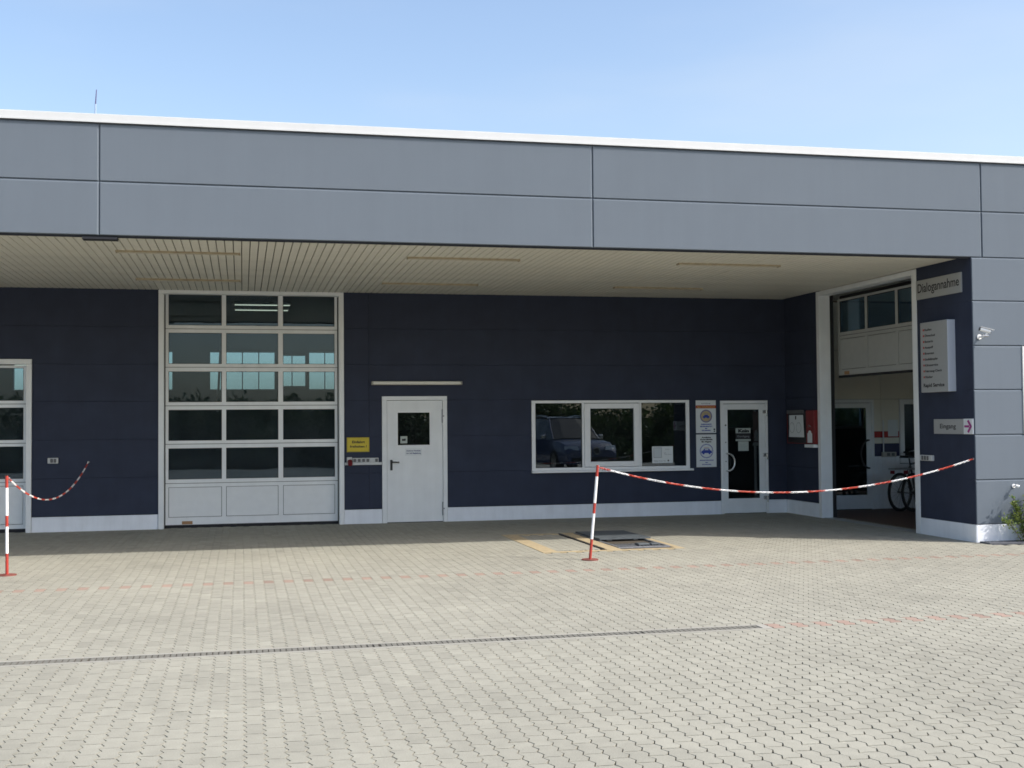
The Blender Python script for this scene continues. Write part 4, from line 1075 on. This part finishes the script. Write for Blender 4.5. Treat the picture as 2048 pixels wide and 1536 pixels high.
# ================================================================== BICYCLES IN THE HALL
def bicycle():
    r = empty('bicycle')
    R_ = 0.335
    for x in (0.0, 1.06):
        t = MB().ring(x, R_ + 0.003, R_ - 0.034, R_, -0.016, 0.016, 30).build('wheel', M['tyre'], r, smooth=True)
        MB().ring(x, R_ + 0.003, R_ - 0.052, R_ - 0.0345, -0.011, 0.011, 30).build('rim', M['chrome'], t, smooth=True)
        s = MB()
        for k in range(18):
            a = 2 * math.pi * k / 18
            s.rod((x, 0.02 * (-1) ** k, R_ + 0.003), (x + (R_ - 0.05) * math.cos(a), 0, R_ + 0.003 + (R_ - 0.05) * math.sin(a)), 0.0016, 4, caps=False)
        s.rod((x, -0.04, R_ + 0.003), (x, 0.04, R_ + 0.003), 0.018, 10).build('spokes', M['chrome'], t)
    bbk, seat, head, hlow = (0.46, 0, 0.29), (0.30, 0, 0.82), (0.86, 0, 0.86), (0.90, 0, 0.70)
    f = MB()
    for p, q in ((bbk, seat), (seat, head), (bbk, hlow), (head, hlow)): f.rod(p, q, 0.017, 10)
    for s in (-0.05, 0.05):
        f.rod((0, s, R_), (0.46, s * 0.5, 0.29), 0.010, 8).rod((0, s, R_), (0.31, s * 0.3, 0.78), 0.009, 8).rod((0.895, s, 0.69), (1.06, s, R_), 0.012, 8)
    f.build('frame', M['socketlid'], r, smooth=True)
    h = MB().rod(head, (0.83, 0, 1.0), 0.014, 8).tube([(0.66, -0.28, 1.02), (0.80, -0.22, 1.05), (0.86, 0, 1.0), (0.80, 0.22, 1.05), (0.66, 0.28, 1.02)], 0.012, 8)
    h.build('handlebar', M['steel'], r, smooth=True)
    MB().rod((0.66, -0.28, 1.02), (0.56, -0.30, 1.015), 0.017, 8).rod((0.66, 0.28, 1.02), (0.56, 0.30, 1.015), 0.017, 8).build('grip', M['black'], r, smooth=True)
    MB().rod(seat, (0.28, 0, 0.92), 0.013, 8).add([(0.12, -0.09, 0.93), (0.12, 0.09, 0.93), (0.26, 0.06, 0.94), (0.44, 0.02, 0.93), (0.44, -0.02, 0.93), (0.26, -0.06, 0.94), (0.14, -0.08, 0.97), (0.14, 0.08, 0.97), (0.27, 0.04, 0.97), (0.43, 0.012, 0.955), (0.43, -0.012, 0.955), (0.27, -0.04, 0.97)],
        [(0,1,2,3,4,5), (6,7,8,9,10,11), (0,1,7,6), (1,2,8,7), (2,3,9,8), (3,4,10,9), (4,5,11,10), (5,0,6,11)]).build('saddle', M['black'], r)
    MB().box(-0.20, 0.26, -0.09, 0.09, 0.735, 0.752).build('carrier', M['steel'], r)
    MB().box(-0.215, -0.20, -0.04, 0.04, 0.66, 0.72).build('tail_light', M['plugred'], r)
    MB().rod((0.46, -0.06, 0.29), (0.46, 0.06, 0.29), 0.02, 10).rod((0.46, -0.07, 0.29), (0.56, -0.09, 0.16), 0.010, 6).rod((0.46, 0.07, 0.29), (0.36, 0.09, 0.42), 0.010, 6).build('crank', M['steel'], r)
    return r
first = bicycle()
bk_sp = [(11.19, 18.85, 'bicycle nearest the hall door, half hidden behind the pillar'), (11.37, 18.72, 'middle bicycle of the row half hidden behind the pillar'), (11.54, 18.60, 'bicycle with only its wheel edge showing behind the pillar')]
for i, (x, y, lab) in enumerate(bk_sp):
    o = first if i == 0 else dup(first)
    o.location = (x, y, 0.001); o.rotation_euler = (0.0, 0, math.radians(24))
    tag(o, lab, 'bicycle', 'bicycles parked in the hall')
N = empty('wall_poster', (11.385, HY, 1.30), label='pale paper poster over the red stripe inside the hall', cat='poster')
MB().box(0, 0.20, -0.004, -0.001, 0, 0.30).build('poster_sheet', M['paper'], N)
N = empty('hall_socket_box', (11.24, HY, 0.935), label='grey socket box and cable drop on the navy stripe in the hall', cat='socket')
MB().box(0, 0.28, -0.05, -0.003, 0, 0.085, 0.004).build('socket_body', M['lampgrey'], N)
MB().rod((0.04, -0.02, 0.085), (0.04, -0.02, 0.66), 0.012, 8).build('cable_duct', M['frame'], N)
for x0 in (0.09, 0.18): MB().box(x0, x0 + 0.06, -0.056, -0.051, 0.015, 0.07).build('socket_lid', M['socketlid'], N)

# ================================================================== WHAT THE GLASS MIRRORS: CAR AND TREES BEHIND THE CAMERA
def suv():
    r = empty('parked_car', (10.5, 0.2, 0), math.radians(-6), label='dark blue estate car facing the workshop, mirrored in the office window', cat='car')
    # stations along the car (local +y = nose): y, half width low, half width high, z belt
    prof = [(-2.3, 0.84, 0.78, 0.95), (-2.2, 0.90, 0.86, 1.05), (-1.0, 0.93, 0.90, 1.06), (0.6, 0.93, 0.90, 1.04), (1.0, 0.93, 0.88, 1.02), (1.9, 0.92, 0.82, 0.95), (2.25, 0.88, 0.74, 0.82), (2.36, 0.82, 0.68, 0.70)]
    vs, fs = [], []
    for y, wl, wh, zb in prof:
        sec = [(-wl*0.94, 0.28), (-wl, 0.45), (-wl, 0.72 if zb > .8 else zb - .1), (-wh, zb), (-wh * 0.5, zb + 0.035), (0, zb + 0.045), (wh * 0.5, zb + 0.035), (wh, zb), (wl, 0.72 if zb > .8 else zb - .1), (wl, 0.45), (wl*0.94, 0.28)]
        vs += [(x, y, z) for x, z in sec]
    n = 11
    for i in range(len(prof) - 1):
        for j in range(n): fs.append((i*n + j, i*n + (j+1) % n, (i+1)*n + (j+1) % n, (i+1)*n + j))
    fs += [tuple(range(n)), tuple((len(prof)-1)*n + j for j in range(n))]
    MB().add(vs, fs).build('body', M['carpaint'], r, smooth=True)
    cab = [(-2.15, 0.78, 1.05, 0.70, 1.30), (-1.75, 0.84, 1.06, 0.62, 1.66), (-0.6, 0.86, 1.06, 0.62, 1.74), (0.15, 0.85, 1.05, 0.60, 1.70), (1.02, 0.80, 1.03, 0.79, 1.06)]
    vs, fs = [], []
    for y, w0, z0, w1, z1 in cab: vs += [(-w0, y, z0), (-w1, y, z1), (-w1 * .5, y, z1 + .03), (w1 * .5, y, z1 + .03), (w1, y, z1), (w0, y, z0)]
    for i in range(4):
        for j in range(5): fs.append((i*6+j, i*6+j+1, (i+1)*6+j+1, (i+1)*6+j))
    fs += [tuple(range(6)), tuple(24 + j for j in range(6))]
    MB().add(vs, fs).build('cabin_glass', M['carglass'], r)
    MB().add([(-0.60, -1.7, 1.695), (0.60, -1.7, 1.695), (0.60, -0.6, 1.775), (0.58, 0.12, 1.735), (-0.58, 0.12, 1.735), (-0.60, -0.6, 1.775),
              (-0.62, -1.7, 1.72), (0.62, -1.7, 1.72), (0.62, -0.6, 1.80), (0.60, 0.14, 1.76), (-0.60, 0.14, 1.76), (-0.62, -0.6, 1.80)],
             [(0,1,2,5), (5,2,3,4), (6,7,8,11), (11,8,9,10), (0,1,7,6), (1,2,8,7), (2,3,9,8), (3,4,10,9), (4,5,11,10), (5,0,6,11)]).build('roof', M['carpaint'], r)
    for s in (-1, 1):
        MB().tube([(s*0.60, 0.10, 1.73), (s*0.63, -0.1, 1.81), (s*0.64, -0.7, 1.84), (s*0.63, -1.6, 1.77), (s*0.62, -1.75, 1.70)], 0.016, 8).build('roof_rail', M['chrome'], r, smooth=True)
        MB().tube([(s*0.60, 0.15, 1.72), (s*0.72, 0.6, 1.38), (s*0.81, 1.02, 1.05)], 0.03, 6).build('windscreen_pillar', M['carpaint'], r, smooth=True)
        MB().box(*sorted((s*0.93, s*1.10)), 0.62, 0.72, 1.05, 1.20, 0.03).build('mirror', M['chrome'], r)
        MB().add([(s*0.45, 2.335, 0.74), (s*0.86, 2.16, 0.74), (s*0.86, 2.16, 0.86), (s*0.48, 2.27, 0.84), (s*0.45, 2.39, 0.73), (s*0.88, 2.24, 0.73), (s*0.87, 2.20, 0.87), (s*0.48, 2.33, 0.85)],
                 [(0,1,2,3),(4,5,6,7),(0,1,5,4),(1,2,6,5),(2,3,7,6),(3,0,4,7)]).build('headlight', M['lens'], r)
        g_ = MB().box(*sorted((s*0.04, s*0.26)), 2.34, 2.385, 0.60, 0.80, 0.02).build('grille', M['black'], r)
        MB().ring(s*0.15, 0.70, 0.10, 0.125, 2.386, 2.395, 16).build('grille_rim', M['chrome'], g_)
    for y in (-1.45, 1.42):
        for s in (-1, 1):
            w_ = MB().rod((s*0.70, y, 0.36), (s*0.945, y, 0.36), 0.36, 28).build('wheel', M['tyre'], r, smooth=True)
            MB().rod((s*0.946, y, 0.36), (s*0.952, y, 0.36), 0.24, 20).build('rim', M['chrome'], w_, smooth=True)
    MB().box(-0.70, 0.70, 2.25, 2.40, 0.36, 0.50, 0.03).build('bumper_grille', M['black'], r)
suv()
def tree(seed, h):
    st = random.getstate(); random.seed(seed)
    r = empty('deciduous_tree')
    t = MB().rod((0, 0, 0), (0, 0, h * 0.55), 0.14, 8, 0.07)
    cl = []
    for k in range(9):
        a = random.uniform(0, 6.28); q = Vector((math.cos(a) * random.uniform(.6, 1.9), math.sin(a) * random.uniform(.6, 1.6), h * random.uniform(.3, .85)))
        t.rod((0, 0, h * random.uniform(.25, .5)), q, 0.05, 6, 0.02); cl.append((q, random.uniform(.6, 1.15)))
    cl.append((Vector((0, 0, h * .85)), 0.9))
    for k in range(8): cl.append((Vector((random.uniform(-2, 2), random.uniform(-1.2, 1.2), random.uniform(.3, 1.1))), 0.9))
    t.build('trunk', M['bark'], r)
    def fn():
        c, rad = random.choice(cl); d = Vector(rng.normal(0, 1, 3)).normalized()
        return c + d * rad * random.uniform(.35, 1.0), d
    leafy('crown', 7500, 0.20, fn, M['treeleaf'], r, wid=0.7)
    random.setstate(st)
    return r
protos = [tree(s, h) for s, h in ((3, 2.3), (5, 2.6), (9, 2.0))]
for i in range(22):
    x = -14 + i * 2.0 + random.uniform(-.4, .4)
    o = protos[i] if i < 3 else dup(protos[i % 3])
    o.location = (x, -9.5 + random.uniform(-1.0, 0.6), -0.05); o.rotation_euler = (0, 0, random.uniform(0, 6.28))
    s = random.uniform(.85, 1.12); o.scale = (s, s, s)
    tag(o, 'bushy green shrub tree across the yard, seen only mirrored in the glass', 'tree', 'shrub trees mirrored in the panes')
print('blocks', len(blocks), 'objects', len(bpy.data.objects))
